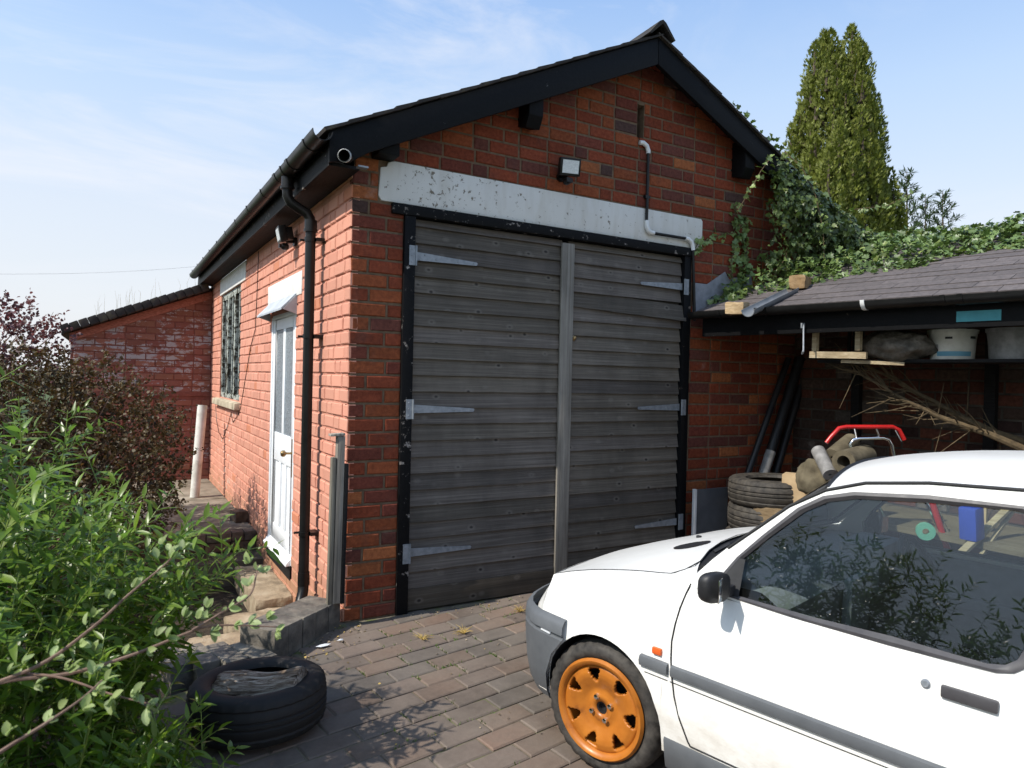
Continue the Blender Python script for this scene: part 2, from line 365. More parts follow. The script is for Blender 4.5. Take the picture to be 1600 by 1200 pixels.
MAT = dict(
    brick=m_brick(), painted=m_painted(), oldpaint=m_oldpaint(), lintel=m_lintel(), paver=m_paver(),
    mortar=simple('mortar', [(0.3, (0.095, 0.062, 0.036)), (0.7, (0.185, 0.125, 0.078))], 22, 0.95, bs=0.6),
    mortar_pink=simple('painted_mortar', [(0.3, (0.46, 0.20, 0.14)), (0.7, (0.58, 0.28, 0.20))], 16, 0.9, bs=0.6),
    mortar_old=simple('painted_old_mortar', [(0.3, (0.14, 0.045, 0.032)), (0.7, (0.26, 0.09, 0.065))], 16, 0.9, bs=0.6),
    joint=simple('sanded_joint', [(0.3, (0.07, 0.060, 0.044)), (0.52, (0.15, 0.125, 0.086)), (0.68, (0.10, 0.12, 0.032))], 9, 0.95, bs=0.6),
    board=m_wood('weathered_board', (0.070, 0.058, 0.046), (0.110, 0.094, 0.077), (0.175, 0.154, 0.130), stretch=(1.1, 85, 85)),
    strip=m_wood('grey_strip', (0.13, 0.115, 0.095), (0.22, 0.20, 0.17), (0.32, 0.29, 0.25), False, along='z'),
    postwood=m_wood('silvered_post', (0.10, 0.09, 0.075), (0.25, 0.22, 0.18), (0.42, 0.38, 0.32), False, along='z'),
    batten=m_wood('sawn_batten', (0.22, 0.16, 0.09), (0.36, 0.28, 0.17), (0.48, 0.40, 0.28), False, along='y'),
    black=m_peel('black_gloss_paint', (0.0035, 0.0035, 0.004), (0.20, 0.16, 0.13), 0.655, 0.55),
    blackold=m_peel('worn_black_paint', (0.0035, 0.0035, 0.004), (0.36, 0.32, 0.29), 0.60, 0.55),
    barge=m_peel('black_barge_paint', (0.0035, 0.004, 0.005), (0.24, 0.24, 0.24), 0.675, 0.5),
    winpaint=m_peel('flaking_window_paint', (0.30, 0.32, 0.29), (0.05, 0.042, 0.030), 0.49, 0.6),
    blackpvc=simple('black_plastic', [(0.3, (0.006, 0.006, 0.006)), (0.7, (0.012, 0.012, 0.012))], 9, 0.36, spec=0.28, bs=0.05),
    darkwood=simple('dark_timber', [(0.3, (0.007, 0.007, 0.008)), (0.7, (0.020, 0.019, 0.019))], 11, 0.7, spec=0.15, bs=0.3, stretch=(8, 1, 8)),
    whitepvc=simple('white_plastic', [(0.3, (0.66, 0.66, 0.65)), (0.7, (0.78, 0.78, 0.77))], 7, 0.4, bs=0.05),
    oldpvc=simple('grubby_white_pipe', [(0.3, (0.42, 0.40, 0.34)), (0.62, (0.70, 0.68, 0.62))], 6, 0.5, bs=0.05),
    doorwhite=simple('white_door_paint', [(0.3, (0.78, 0.80, 0.82)), (0.7, (0.86, 0.87, 0.88))], 4, 0.4, bs=0.06),
    galv=simple('galvanised_steel', [(0.3, (0.20, 0.22, 0.24)), (0.7, (0.33, 0.35, 0.375))], 30, 0.55, 0.45, bs=0.1),
    chrome=simple('chrome', [(0.3, (0.75, 0.75, 0.75)), (0.7, (0.85, 0.85, 0.85))], 5, 0.12, 1.0, bs=0.0),
    brass=simple('brass', [(0.3, (0.30, 0.20, 0.09)), (0.7, (0.45, 0.32, 0.16))], 20, 0.35, 0.9, bs=0.05),
    tile=simple('roof_tile', [(0.3, (0.018, 0.016, 0.016)), (0.55, (0.045, 0.038, 0.034)), (0.8, (0.10, 0.09, 0.05))], 10, 0.85, tint=True, bs=0.5),
    shingle=simple('felt_shingle', [(0.3, (0.070, 0.062, 0.062)), (0.7, (0.125, 0.108, 0.106))], 30, 0.92, tint=True, bs=0.5),
    lead=simple('lead_flashing', [(0.3, (0.16, 0.17, 0.19)), (0.7, (0.30, 0.31, 0.34))], 12, 0.6, 0.2, bs=0.3),
    stone=simple('sandstone', [(0.25, (0.13, 0.10, 0.065)), (0.5, (0.30, 0.23, 0.15)), (0.75, (0.42, 0.35, 0.25))], 7, 0.95, bs=0.9, bd=0.012),
    bluebrick=simple('blue_brick', [(0.3, (0.045, 0.042, 0.038)), (0.5, (0.115, 0.101, 0.083)), (0.75, (0.215, 0.188, 0.15))], 10, 0.8, bs=0.8, bd=0.008, tint=True),
    concrete=simple('concrete', [(0.25, (0.10, 0.085, 0.06)), (0.5, (0.22, 0.185, 0.14)), (0.75, (0.32, 0.28, 0.22))], 5, 0.95, bs=0.7, bd=0.008, tint=True),
    soil=simple('soil', [(0.3, (0.022, 0.016, 0.010)), (0.7, (0.075, 0.055, 0.035))], 18, 1.0, bs=1.0, bd=0.03),
    grass_far=simple('rough_grass', [(0.3, (0.03, 0.05, 0.012)), (0.7, (0.08, 0.11, 0.03))], 3, 1.0, bs=0.6, bd=0.05),
    steel=simple('dark_pole', [(0.3, (0.008, 0.008, 0.009)), (0.7, (0.022, 0.021, 0.021))], 8, 0.45, 0.0, bs=0.1),
    greypole=simple('bare_grey_pole', [(0.3, (0.14, 0.135, 0.13)), (0.7, (0.28, 0.27, 0.26))], 20, 0.5, bs=0.2),
    panel=simple('grey_panel', [(0.3, (0.055, 0.06, 0.07)), (0.7, (0.10, 0.105, 0.115))], 5, 0.5, bs=0.1),
    alu=simple('aluminium_trim', [(0.3, (0.62, 0.64, 0.66)), (0.7, (0.74, 0.75, 0.77))], 10, 0.45, 0.3, bs=0.05),
    card=simple('cardboard', [(0.3, (0.36, 0.25, 0.14)), (0.7, (0.50, 0.37, 0.22))], 9, 0.9, bs=0.1),
    sack=simple('hessian', [(0.3, (0.07, 0.056, 0.034)), (0.7, (0.15, 0.125, 0.08))], 14, 0.95, bs=0.5),
    tarp=simple('grey_tarpaulin', [(0.3, (0.05, 0.044, 0.036)), (0.7, (0.19, 0.165, 0.135))], 9, 0.6, bs=0.9, bd=0.03, bscale=14),
    red=simple('red_enamel', [(0.3, (0.36, 0.012, 0.012)), (0.7, (0.48, 0.018, 0.016))], 6, 0.28, bs=0.02),
    blue=simple('blue_plastic', [(0.3, (0.02, 0.05, 0.32)), (0.7, (0.03, 0.07, 0.42))], 6, 0.4, bs=0.02),
    green=simple('green_plastic', [(0.3, (0.10, 0.30, 0.22)), (0.7, (0.16, 0.40, 0.28))], 6, 0.4, bs=0.02),
    teal=simple('teal_paint', [(0.3, (0.04, 0.20, 0.23)), (0.7, (0.06, 0.27, 0.30))], 14, 0.6, bs=0.2),
    bark=simple('bark', [(0.3, (0.035, 0.026, 0.018)), (0.7, (0.13, 0.10, 0.07))], 25, 0.95, bs=0.9, bd=0.01, stretch=(1, 1, 0.3)),
    twig=simple('brown_twig', [(0.3, (0.10, 0.055, 0.04)), (0.7, (0.22, 0.14, 0.10))], 30, 0.7, bs=0.3),
    greenstem=simple('green_stem', [(0.3, (0.11, 0.16, 0.03)), (0.7, (0.20, 0.26, 0.06))], 12, 0.55, bs=0.1),
    drytwig=simple('dry_twig', [(0.3, (0.05, 0.036, 0.02)), (0.7, (0.135, 0.095, 0.05))], 25, 0.95, bs=0.6),
    straw=simple('dry_straw', [(0.3, (0.35, 0.23, 0.06)), (0.7, (0.52, 0.38, 0.13))], 20, 0.9, bs=0.1),
    moss=m_leaf('moss_green', (0.06, 0.11, 0.02), (0.13, 0.19, 0.04), 0.7, 0.2),
    paper=simple('litter_white', [(0.3, (0.62, 0.64, 0.66)), (0.7, (0.75, 0.76, 0.78))], 30, 0.5, bs=0.3),
    leaf=m_leaf('shrub_leaf', (0.060, 0.115, 0.010), (0.150, 0.245, 0.024), 0.34, 0.36, under=(0.12, 0.19, 0.07)),
    paleleaf=m_leaf('downy_leaf', (0.19, 0.25, 0.085), (0.32, 0.38, 0.18), 0.55, 0.3, tcol=(1.3, 1.5, 0.7), under=(0.36, 0.42, 0.29)),
    ivy=m_leaf('ivy_leaf', (0.058, 0.105, 0.024), (0.165, 0.23, 0.075), 0.42, 0.12, tcol=(1.2, 1.5, 0.6)),
    cypress=m_leaf('cypress_spray', (0.085, 0.108, 0.014), (0.215, 0.235, 0.034), 0.6, 0.16, tcol=(1.2, 1.4, 0.5)),
    farfir=m_leaf('far_fir', (0.05, 0.075, 0.05), (0.09, 0.12, 0.075), 0.7, 0.2),
    bronze=m_leaf('bronze_leaf', (0.030, 0.026, 0.010), (0.088, 0.070, 0.026), 0.6, 0.2, tcol=(1.4, 1.15, 0.7)),
    purple=m_leaf('purple_leaf', (0.075, 0.032, 0.038), (0.15, 0.075, 0.07), 0.5, 0.3, tcol=(1.6, 1.0, 1.0)),
    tyre=m_tyre('tyre_rubber', (0.085, 0.076, 0.066)), tyredusty=m_tyre('dusty_tyre_rubber', (0.085, 0.074, 0.060)), tyreblack=m_tyre('black_tyre_rubber', (0.018, 0.0155, 0.0135)),
    log=m_log(), glass=m_glass('car_glass', (0.80, 0.87, 0.85), 0.0, 0.006), oldglass=m_glass('dusty_glass', (0.5, 0.55, 0.55), 0.12, 0.25),
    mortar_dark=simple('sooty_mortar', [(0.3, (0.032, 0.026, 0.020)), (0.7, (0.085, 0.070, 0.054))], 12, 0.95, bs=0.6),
    carwhite=m_carpaint(),
    cargrey=simple('grey_bumper_plastic', [(0.3, (0.082, 0.088, 0.096)), (0.7, (0.115, 0.122, 0.130))], 8, 0.55, bs=0.08, kind='object', bscale=300),
    carblack=simple('black_trim', [(0.3, (0.012, 0.012, 0.013)), (0.7, (0.022, 0.022, 0.024))], 12, 0.5, bs=0.1, kind='object'),
    rubber=simple('grey_seal_rubber', [(0.3, (0.040, 0.038, 0.042)), (0.7, (0.065, 0.062, 0.066))], 12, 0.5, bs=0.1, kind='object'),
    gap=simple('shut_line', [(0.3, (0.015, 0.015, 0.016)), (0.7, (0.03, 0.03, 0.03))], 12, 0.8, bs=0, kind='object'),
    orange=simple('orange_wheel_paint', [(0.25, (0.17, 0.055, 0.014)), (0.42, (0.37, 0.118, 0.014)), (0.75, (0.48, 0.165, 0.02))], 11, 0.38, bs=0.05, kind='object'),
    amber=simple('amber_lens', [(0.3, (0.62, 0.10, 0.02)), (0.7, (0.70, 0.14, 0.03))], 9, 0.2, bs=0, kind='object'),
    seat=simple('grey_seat_cloth', [(0.3, (0.05, 0.055, 0.06)), (0.7, (0.09, 0.095, 0.105))], 40, 0.9, bs=0.2, kind='object'),
    dash=simple('grey_dashboard', [(0.3, (0.16, 0.175, 0.19)), (0.7, (0.22, 0.235, 0.25))], 20, 0.6, bs=0.1, kind='object'),
    lamp=simple('lamp_lens', [(0.3, (0.55, 0.57, 0.57)), (0.7, (0.72, 0.74, 0.73))], 90, 0.15, bs=0.3, spec=0.6),
    darkpane=simple('dark_old_glass', [(0.3, (0.02, 0.024, 0.026)), (0.7, (0.07, 0.08, 0.085))], 7, 0.15, bs=0.15, bscale=9),
    frost=simple('frosted_glass', [(0.3, (0.13, 0.15, 0.17)), (0.7, (0.30, 0.34, 0.37))], 60, 0.25, bs=0.6, bscale=120),
)
# ---------------------------------------------------------------- bricks
CH = 0.0884; BL = 0.232; BW = 0.112; JT = 0.011
def rr(a, b): return RND.uniform(a, b)
BRV = {}
def brick_vf(L, H, D, var, ch=0.005, jit=0.0022):
    """a brick with worn edges, front towards -Y, centred on its face; L along x, H along z"""
    r = random.Random(hash((round(L, 3), round(H, 3), var)) & 0xffff); x, z = L/2, H/2; V = []
    cs = ((-1, -1), (1, -1), (1, 1), (-1, 1))
    for i, k in cs: V.append((i*(x-ch-r.uniform(0, jit)), r.uniform(-.0008, .0008), k*(z-ch-r.uniform(0, jit))))
    for i, k in cs: V.append((i*(x-r.uniform(0, jit*.7)), ch, k*(z-r.uniform(0, jit*.7))))
    for i, k in cs: V.append((i*x, D, k*z))
    F = [(0, 1, 2, 3)]
    for a in range(4):
        b = (a+1) % 4; F += [(a, 4+a, 4+b, b), (4+a, 8+a, 8+b, 4+b)]
    return V, F
def fill_row(u0, u1, seq, start):
    """cut a bond sequence of lengths into the interval u0..u1"""
    out = []; x = start; i = 0
    while x < u1:
        L = seq[i % len(seq)]; a, b = max(x, u0), min(x+L, u1)
        if b-a > 0.035: out.append((a+JT/2 if a > u0 else a, b-JT/2 if b < u1 else b))
        elif b-a > 0 and out and a > u0: out[-1] = (out[-1][0], b)
        x += L; i += 1
    return out
def clip_poly(P, n, d):
    """keep the side n.p <= d"""
    o = []
    for i in range(len(P)):
        a, b = P[i], P[(i+1) % len(P)]; fa, fb = n[0]*a[0]+n[1]*a[1]-d, n[0]*b[0]+n[1]*b[1]-d
        if fa <= 0: o.append(a)
        if fa*fb < 0:
            t = fa/(fa-fb); o.append((a[0]+(b[0]-a[0])*t, a[1]+(b[1]-a[1])*t))
    return o
def wall_bricks(org, ux, nx, z0, z1, intervals, seqs, colour, clips=(), depth=0.06, ch=CH, proud=0.002, jit=0.0042):
    """bricks of one wall face: org + u*ux, facing nx; returns piece items"""
    items = []; ux, nx = Vector(ux), Vector(nx); row = 0; z = z0; org = Vector(org)
    while z < z1-0.02:
        zt = min(z+ch, z1); zm = (z+zt)/2
        for (a, b) in intervals(z, zt):
            seq, st = seqs(row)
            for (p, q) in fill_row(a, b, seq, st+rr(-.012, .012)):
                L = q-p; H = zt-z-JT
                if L < 0.03 or H < 0.02: continue
                poly = [(p, z+JT/2), (q, z+JT/2), (q, z+JT/2+H), (p, z+JT/2+H)]; cl = poly; cut = False
                for n, d in clips:
                    c2 = clip_poly(cl, n, d)
                    if len(c2) < 3: cl = []; break
                    if c2 != cl: cut = True
                    cl = c2
                if not cl: continue
                cu = (p+q)/2; cz = z+ch/2 if not cut else z+JT/2+H/2
                P = org+ux*cu+Vector((0, 0, cz))+nx*rr(-proud, proud); c = colour(cu, cz)
                if cut:
                    n = len(cl); V = [(a2-cu, 0, b2-cz) for a2, b2 in cl]+[(a2-cu, depth, b2-cz) for a2, b2 in cl]
                    F = [tuple(range(n))]+[(i, n+i, n+(i+1) % n, (i+1) % n) for i in range(n)]
                    items.append((('cut', len(items), cu, cz), (V, F), frame(ux, -nx, (0, 0, 1), P), c)); continue
                var = RND.randrange(5); Lr = round(L, 3); Hr = round(H, 3)
                tl = rr(-.008, .008)
                x2 = (ux*math.cos(tl)+Vector((0, 0, 1))*math.sin(tl)); z2 = (Vector((0, 0, 1))*math.cos(tl)-ux*math.sin(tl))
                items.append(((Lr, Hr, var, depth), brick_vf(Lr, Hr, depth, var, 0.005, jit), frame(x2, -nx, z2, P), c))
        z += ch; row += 1
    return items
def redbrick(u, z):
    k = RND.random(); v = rr(0.82, 1.15)
    c = (0.235, 0.056, 0.026) if k < .46 else (0.29, 0.082, 0.032) if k < .70 else (0.185, 0.050, 0.033) if k < .86 else (0.36, 0.125, 0.048) if k < .91 else (0.150, 0.052, 0.040) if k < .99 else (0.085, 0.05, 0.045)
    return tuple(q*v*.84 for q in c)
S, H_ = BL, BW+JT/2
# ---------------------------------------------------------------- the garage
GW, RX, GL = 4.46, 2.23, 6.42
SLP = 0.481
def roofz(x): return 2.965+SLP*(x if x <= RX else 2*RX-x)          # top edge of the barge boards
garage = thing('brick_garage', (2.2, 3, 0), 'red brick garage with black bargeboards, its side wall painted salmon pink', 'building')
# opening sizes
DX0, DX1, DZ = 0.335, 2.765, 2.568
m = MB()
wallz = 2.87
def gpoly(a, b, z): # gable polygon between a and b above z
    P = [(a, z), (b, z), (b, roofz(b)-.09)]
    if a < RX < b: P.append((RX, roofz(RX)-.09))
    P.append((a, roofz(a)-.09)); return P
for P in ([(0.014, -.4), (DX0, -.4), (DX0, DZ), (0.014, DZ)], [(DX1, -.4), (GW, -.4), (GW, DZ), (DX1, DZ)], gpoly(0.014, 2.192, DZ), gpoly(2.256, GW, DZ),
          [(2.192, DZ), (2.256, DZ), (2.256, 3.34), (2.192, 3.34)], [(2.192, 3.60), (2.256, 3.60), (2.256, roofz(2.256)-.09), (2.192, roofz(2.192)-.09)]):
    m.prism([(x, 0.007, z) for x, z in P], (0, 0.21, 0))
front = m.build('front_wall', MAT['mortar'], garage)
m = MB(); m.bb((2.18, 0.10, 3.32), (2.27, 0.2, 3.62)); m.build('slot_shade_back', MAT['darkwood'], front)  # dark sheet standing in for the shade inside the slot
def fi(z, zt):
    zm = (z+zt)/2; iv = [(0.004, GW)]
    def cut(iv, a, b):
        o = []
        for p, q in iv:
            if b <= p or a >= q: o.append((p, q)); continue
            if a > p: o.append((p, a))
            if b < q: o.append((b, q))
        return o
    if zm < DZ-.03: iv = cut(iv, DX0, DX1)
    if 2.56 < zm < 2.815: iv = cut(iv, 0.165, 2.885)
    if 3.34 < zm < 3.6: iv = cut(iv, 2.188, 2.26)
    return iv
def fseq(row):
    return ([S, H_, S, S, S, H_, S, S, H_, S, S, S] if row % 2 == 0 else [H_, S, S, S, H_, S, S, S, S, H_, S], 0.0) if True else None
clips = (((-SLP, 1), 2.965-.055), ((SLP, 1), 2.965+SLP*2*RX-.055))
fb = wall_bricks((0, 0, 0), (1, 0, 0), (0, -1, 0), 2.65-CH*30-CH*3, 4.05, fi, fseq, redbrick, clips)
fb = [i for i in fb if not (i[2].translation.x > 4.05 and i[2].translation.z < 1.9)]
# side wall
DY0, DY1 = 1.385, 2.315; WY0, WY1, WZ0, WZ1 = 4.0, 5.55, 1.18, 2.48
m = MB(); TOPZ = 2.69
for (a, b, c, d) in ((0.03, DY0, -.5, TOPZ), (DY1, WY0, -.5, TOPZ), (WY1, GL+.02, -.5, TOPZ), (DY0, DY1, -.5, -.11), (DY0, DY1, 2.0, TOPZ), (WY0, WY1, -.5, WZ0), (WY0, WY1, WZ1, TOPZ)):
    m.bb((0.009, a, c), (0.21, b, d))
side = m.build('side_wall', MAT['mortar_pink'], garage)
def si(z, zt):
    zm = (z+zt)/2; iv = [(-GL, -0.002)]                       # u runs along -Y so that u = -y
    def cut(iv, a, b):
        o = []
        for p, q in iv:
            if b <= p or a >= q: o.append((p, q)); continue
            if a > p: o.append((p, a))
            if b < q: o.append((b, q))
        return o
    if -.11 < zm < 2.0: iv = cut(iv, -DY1, -DY0)
    if WZ0 < zm < WZ1: iv = cut(iv, -WY1, -WY0)
    if 2.095 < zm < 2.28: iv = cut(iv, -2.465, -1.2)
    if zm > 2.48: iv = cut(iv, -5.63, -3.71)
    return iv
def sseq(row):
    o = row % 4
    return ([S, H_], -GL-(0.05 if o in (0, 2) else .225)+(.02 if o > 1 else 0))
def pink(u, z):
    v = rr(0.9, 1.08); g = rr(.97, 1.03); c = (0.61*v, 0.282*v*g, 0.198*v*g)
    if RND.random() < .02: c = (0.54, 0.21, 0.12)
    return c
sb = wall_bricks((0, 0, 0), (0, -1, 0), (-1, 0, 0), 2.65-CH*30-CH*5, TOPZ, si, sseq, pink, (), 0.05, CH, 0.0022, 0.0045)
def vis_front(p, q): return not (p.x > 3.3 and p.z > 2.2) and not (p.x > 2.9 and p.z < .75)
def split_pieces(n):
    sc = []
    for w, L in (('f', fb), ('s', sb)):
        for i, it in enumerate(L):
            q = project(it[2].translation)
            ok = q and -10 < q[0] < 1610 and -10 < q[1] < 1210 and (w == 's' or vis_front(it[2].translation, q))
            a = 0
            if ok:
                nrm = Vector((0, -1, 0)) if w == 'f' else Vector((-1, 0, 0)); d = (CAMPOS-it[2].translation)
                a = it[0][0]*abs(nrm.dot(d.normalized()))/d.length**2 if not isinstance(it[0][0], str) else .0
            sc.append((a, w))
    sc.sort(reverse=True); return sum(1 for a, w in sc[:n] if w == 'f'), sum(1 for a, w in sc[:n] if w == 's')
nf, ns = split_pieces(300)
pieces('brick', fb, MAT['brick'], front, nf, 'brickwork', shown=vis_front)
pieces('brick', sb, MAT['painted'], side, ns, 'brickwork')
m = MB(); m.bb((0.0, GL+.03, -.5), (GW, GL+.2, 2.8)); m.bb((GW-.2, .22, -.5), (GW, GL+.02, 2.8))
m.build('rear_wall', MAT['mortar'], garage)
# lintels
m = MB(); P = [(0.165, 2.60), (0.185, 2.572), (2.86, 2.572), (2.885, 2.60), (2.885, 2.80), (2.87, 2.818), (0.27, 2.826), (0.225, 2.815), (0.215, 2.785), (0.175, 2.775)]
m.prism([(x, -0.006, z) for x, z in P], (0, 0.09, 0)); m.build('lintel', MAT['lintel'], garage, bevel=0.006)
m = MB(); m.bb((-0.005, 1.20, 2.098), (0.08, 2.465, 2.275)); m.build('door_lintel', simple('limewashed_stone', [(0.3, (0.60, 0.58, 0.54)), (0.7, (0.74, 0.73, 0.70))], 9, 0.9, bs=0.4), garage, bevel=0.006)
m = MB(); m.bb((-0.005, 3.71, 2.482), (0.08, 5.63, 2.688)); m.build('window_lintel', bpy.data.materials['limewashed_stone'], garage, bevel=0.006)
# door frame
m = MB(); m.bb((0.335, -0.022, -.01), (0.408, 0.07, 2.50)); m.build('door_jamb', MAT['blackold'], garage, bevel=0.003)
m = MB(); m.bb((2.69, -0.02, -.01), (2.762, 0.07, 2.50)); m.build('door_jamb', MAT['black'], garage, bevel=0.003)
m = MB(); m.bb((0.25, -0.03, 2.502), (2.765, 0.07, 2.566)); m.build('door_head', MAT['blackold'], garage, bevel=0.004)
# garage doors: overlapping boards
def leaf(x0, x1, base, skip=None):
    m = MB(); m.bb((x0, 0.035, 0.01), (x1, 0.06, 2.495)); lf = m.build('garage_door', MAT['board'], garage, color=(.5, .5, .5))
    z = 0.148; n = 0; EX = 0.1045
    while z < 2.46:
        zt = min(z+EX+.018, 2.495); hgt = zt-z
        x_a, x_b = x0+rr(-.001, .002), x1+rr(-.003, .001); tl = rr(-.0012, .0012)
        f0, f1 = 0.013-rr(0, .003), 0.026
        def P(x, y, zz): return (x, y, zz+(x-x0)*tl)
        segs = 10; V = []; F = []
        for k in range(segs+1):
            x = x_a+(x_b-x_a)*k/segs; w = math.sin(k*1.3+n*2.1)*.0012; e = rr(-.0012, .0012)
            V += [P(x, 0.004+w, z+e), P(x, f1+w, z+hgt), P(x, 0.033, z+hgt), P(x, 0.033, z+e)]
        for k in range(segs):
            a = 4*k; b = a+4
            for i in range(4): F.append((a+i, a+(i+1) % 4, b+(i+1) % 4, b+i))
        F += [(3, 2, 1, 0), (4*segs, 4*segs+1, 4*segs+2, 4*segs+3)]
        v = rr(0.74, 1.24); g = rr(.95, 1.05)
        c = (v*1.02, v, v*(1.02 if g > 1 else .96))
        if skip is not None and n == skip:                                   # the loose board has dropped at its outer end
            V = [(p[0]+(.03 if p[0] > x0+.5 else 0), p[1]-.03*max(0, (p[0]-x0)/(x1-x0))**1.5, p[2]-.045*((p[0]-x0)/(x1-x0))) for p in V]
        mb = MB(); mb.add(V, F); mb.build('board', MAT['board'], lf, color=c)
        z += EX; n += 1
    m = MB(); m.bb((x0, 0.002, 0.008), (x1, 0.03, 0.146)); m.build('kick_board', MAT['board'], lf, color=(.62, .58, .52), bevel=.002)
    return lf
lfL = leaf(0.412, 1.545, 0); lfR = leaf(1.60, 2.686, 0, 18)
m = MB(); m.bb((1.522, -0.016, 0.02), (1.628, 0.004, 2.47)); m.build('cover_strip', MAT['strip'], lfL, bevel=0.003)
def hinge(par, xp, z, dirn, L, dz=0.0):
    m = MB(); s = dirn
    m.bb((xp-.022, -0.026, z-.062), (xp+.022, -0.0225, z+.062))
    m.tube([(xp+s*.024, -0.028, z-.062), (xp+s*.024, -0.028, z+.062)], .0065, 8)
    x0 = xp+s*.03
    m.prism([(x0, -.0075, z+.028), (x0, -.0075, z-.026), (x0+s*L, -.0075, z-.018+dz), (x0+s*(L+.008), -.0075, z-.004+dz), (x0+s*L, -.0075, z+.004+dz)], (0, .003, 0))
    for t, o in ((.06, -.02), (.14, .012), (.32, -.008), (.68, -.006), (.95, -.006)):
        m.lathe([(0.001, .003), (.0045, .0022), (.006, 0)], 8, (x0+s*L*t, -.0078, z+o+dz*t), (0, -1, 0), close=False)
    for o in (-.04, 0, .04): m.lathe([(0.001, .003), (.0045, .0022), (.006, 0)], 8, (xp-.004, -.0262, z+o), (0, -1, 0), close=False)
    m.build('hinge', MAT['galv'], par)
for z in (2.255, 1.29, 0.38): hinge(lfL, 0.388, z, 1, .43)
for z in (2.255, 1.30, 0.39): hinge(lfR, 2.71, z, -1, .42)
m = MB(); m.lathe([(0.001, .012), (.012, .01), (.016, .004), (.02, 0)], 14, (1.655, .004, 1.80), (0, -1, 0), close=False); m.build('door_lock', MAT['brass'], lfR, smooth=True)
# ---- roof: barge boards, fascia, soffit, gutter, tiles
def barge(sgn):
    m = MB()
    if sgn < 0: P = [(-.19, roofz(-.19)), (RX-.002, roofz(RX)), (RX-.002, roofz(RX)-.195), (.05, roofz(.05)-.19), (-.05, roofz(-.05)-.21), (-.185, 2.70)]
    else: P = [(RX+.002, roofz(RX)), (GW+.19, roofz(GW+.19)), (GW+.185, 2.70), (GW+.05, roofz(GW+.05)-.21), (GW-.05, roofz(GW-.05)-.19), (RX+.002, roofz(RX)-.195)]
    m.prism([(x, -.172, z) for x, z in P], (0, .03, 0)); m.build('barge_board', MAT['barge'], garage, bevel=.004)
barge(-1); barge(1)
m = MB()                                   # boarded underside of the verge
for s in (-1, 1):
    xs = (-.17, RX) if s < 0 else (RX, GW+.17)
    m.prism([(x, -.142, roofz(x)-.05) for x in xs]+[(x, -.142, roofz(x)-.03) for x in xs[::-1]], (0, GL+.3, 0))
m.build('roof_deck', MAT['darkwood'], garage)
m = MB(); m.bb((-.18, -.141, 2.69), (-.158, GL+.1, 2.86)); m.build('fascia', MAT['blackold'], garage, bevel=.003)
m = MB(); m.bb((-.157, -.14, 2.692), (0.0, GL+.02, 2.71)); m.build('soffit', MAT['darkwood'], garage)
for x, zz in ((1.20, 3.20), (3.26, 3.20)):  # purlin ends
    m = MB(); m.prism([(x-.055, .02, zz+.02), (x-.055, -.10, zz-.015), (x-.055, -.145, zz+.06), (x-.055, -.145, zz+.29), (x-.055, .02, zz+.29)], (.11, 0, 0))
    m.build('purlin_end', MAT['black'], garage, bevel=.004)
m = MB(); m.bb((.12, -.13, 2.82), (.25, .02, 2.955)); m.build('wall_plate_end', MAT['black'], garage, bevel=.006)
# tiles
TE = 0.155
tl_items = []
cs, sn = 1/math.hypot(1, SLP), SLP/math.hypot(1, SLP)
tv = lambda w, L, t: ([(-w/2, 0, 0), (w/2, 0, 0), (w/2, L, -.004), (-w/2, L, -.004), (-w/2, 0, t), (w/2, 0, t), (w/2, L, t*.3), (-w/2, L, t*.3)], [(3, 2, 1, 0), (4, 5, 6, 7), (0, 1, 5, 4), (1, 2, 6, 5), (2, 3, 7, 6), (3, 0, 4, 7)])
verge = []
ncr = int((RX+.22)/cs/TE)
for s in (-1, 1):
    for r in range(ncr):
        dist = r*TE
        for k in range(41):
            y = -.20+.082+k*.165; x = -.215+dist*cs; z = roofz(-.215)+.004+dist*sn
            if s > 0: x = GW-x
            up = Vector((cs*(-s), 0, sn)); al = Vector((0, s, 0)); no = Vector((-sn*(-s), 0, cs))
            if s < 0: al = Vector((0, -1, 0)); no = up.cross(al)*-1; no = Vector((-sn, 0, cs))
            else: no = Vector((sn, 0, cs))
            th = rr(-.02, .02)
            M = frame(al, up+no*.03, no, (x, y+(r % 2)*.0, z+rr(0, .006)))
            v = rr(.6, 1.3); it = (('tile', RND.randrange(3)), tv(.161, .26, .02), M, (v, v*.95, v*.9))
            (verge if k == 0 else tl_items).append(it)
roof = MB(); roof.bb((-.1, 0.3, 2.80), (-.05, .4, 2.82)); roofo = roof.build('roof', MAT['darkwood'], garage)
pieces('tile', verge+tl_items, MAT['tile'], roofo, len(verge), 'tiling', shown=lambda p, q: p.y < 0)
for k in range(15):                        # angled ridge tiles, the first one riding up on its mortar
    y = -.215+k*.455; up_ = .022 if k == 0 else 0.0; z = roofz(RX)+.016+up_
    P = [(RX-.125, y, z-.045), (RX-.03, y, z+.062), (RX, y, z+.078), (RX+.03, y, z+.062), (RX+.125, y, z-.045), (RX+.11, y, z-.05), (RX, y, z+.05), (RX-.11, y, z-.05)]
    m = MB(); n = len(P); V = [Vector(p) for p in P]+[Vector(p)+Vector((0, .45 if k else .40, -up_*.6)) for p in P]
    F = [(0, 1, 2, 6, 7), (2, 3, 4, 5, 6)]; F += [tuple(i+n for i in f)[::-1] for f in F]; F += [(i, n+i, n+(i+1) % n, (i+1) % n) for i in range(n)]
    m.add(V, F); m.build('ridge_tile', MAT['tile'], roofo, color=(rr(.5, .8),)*3)
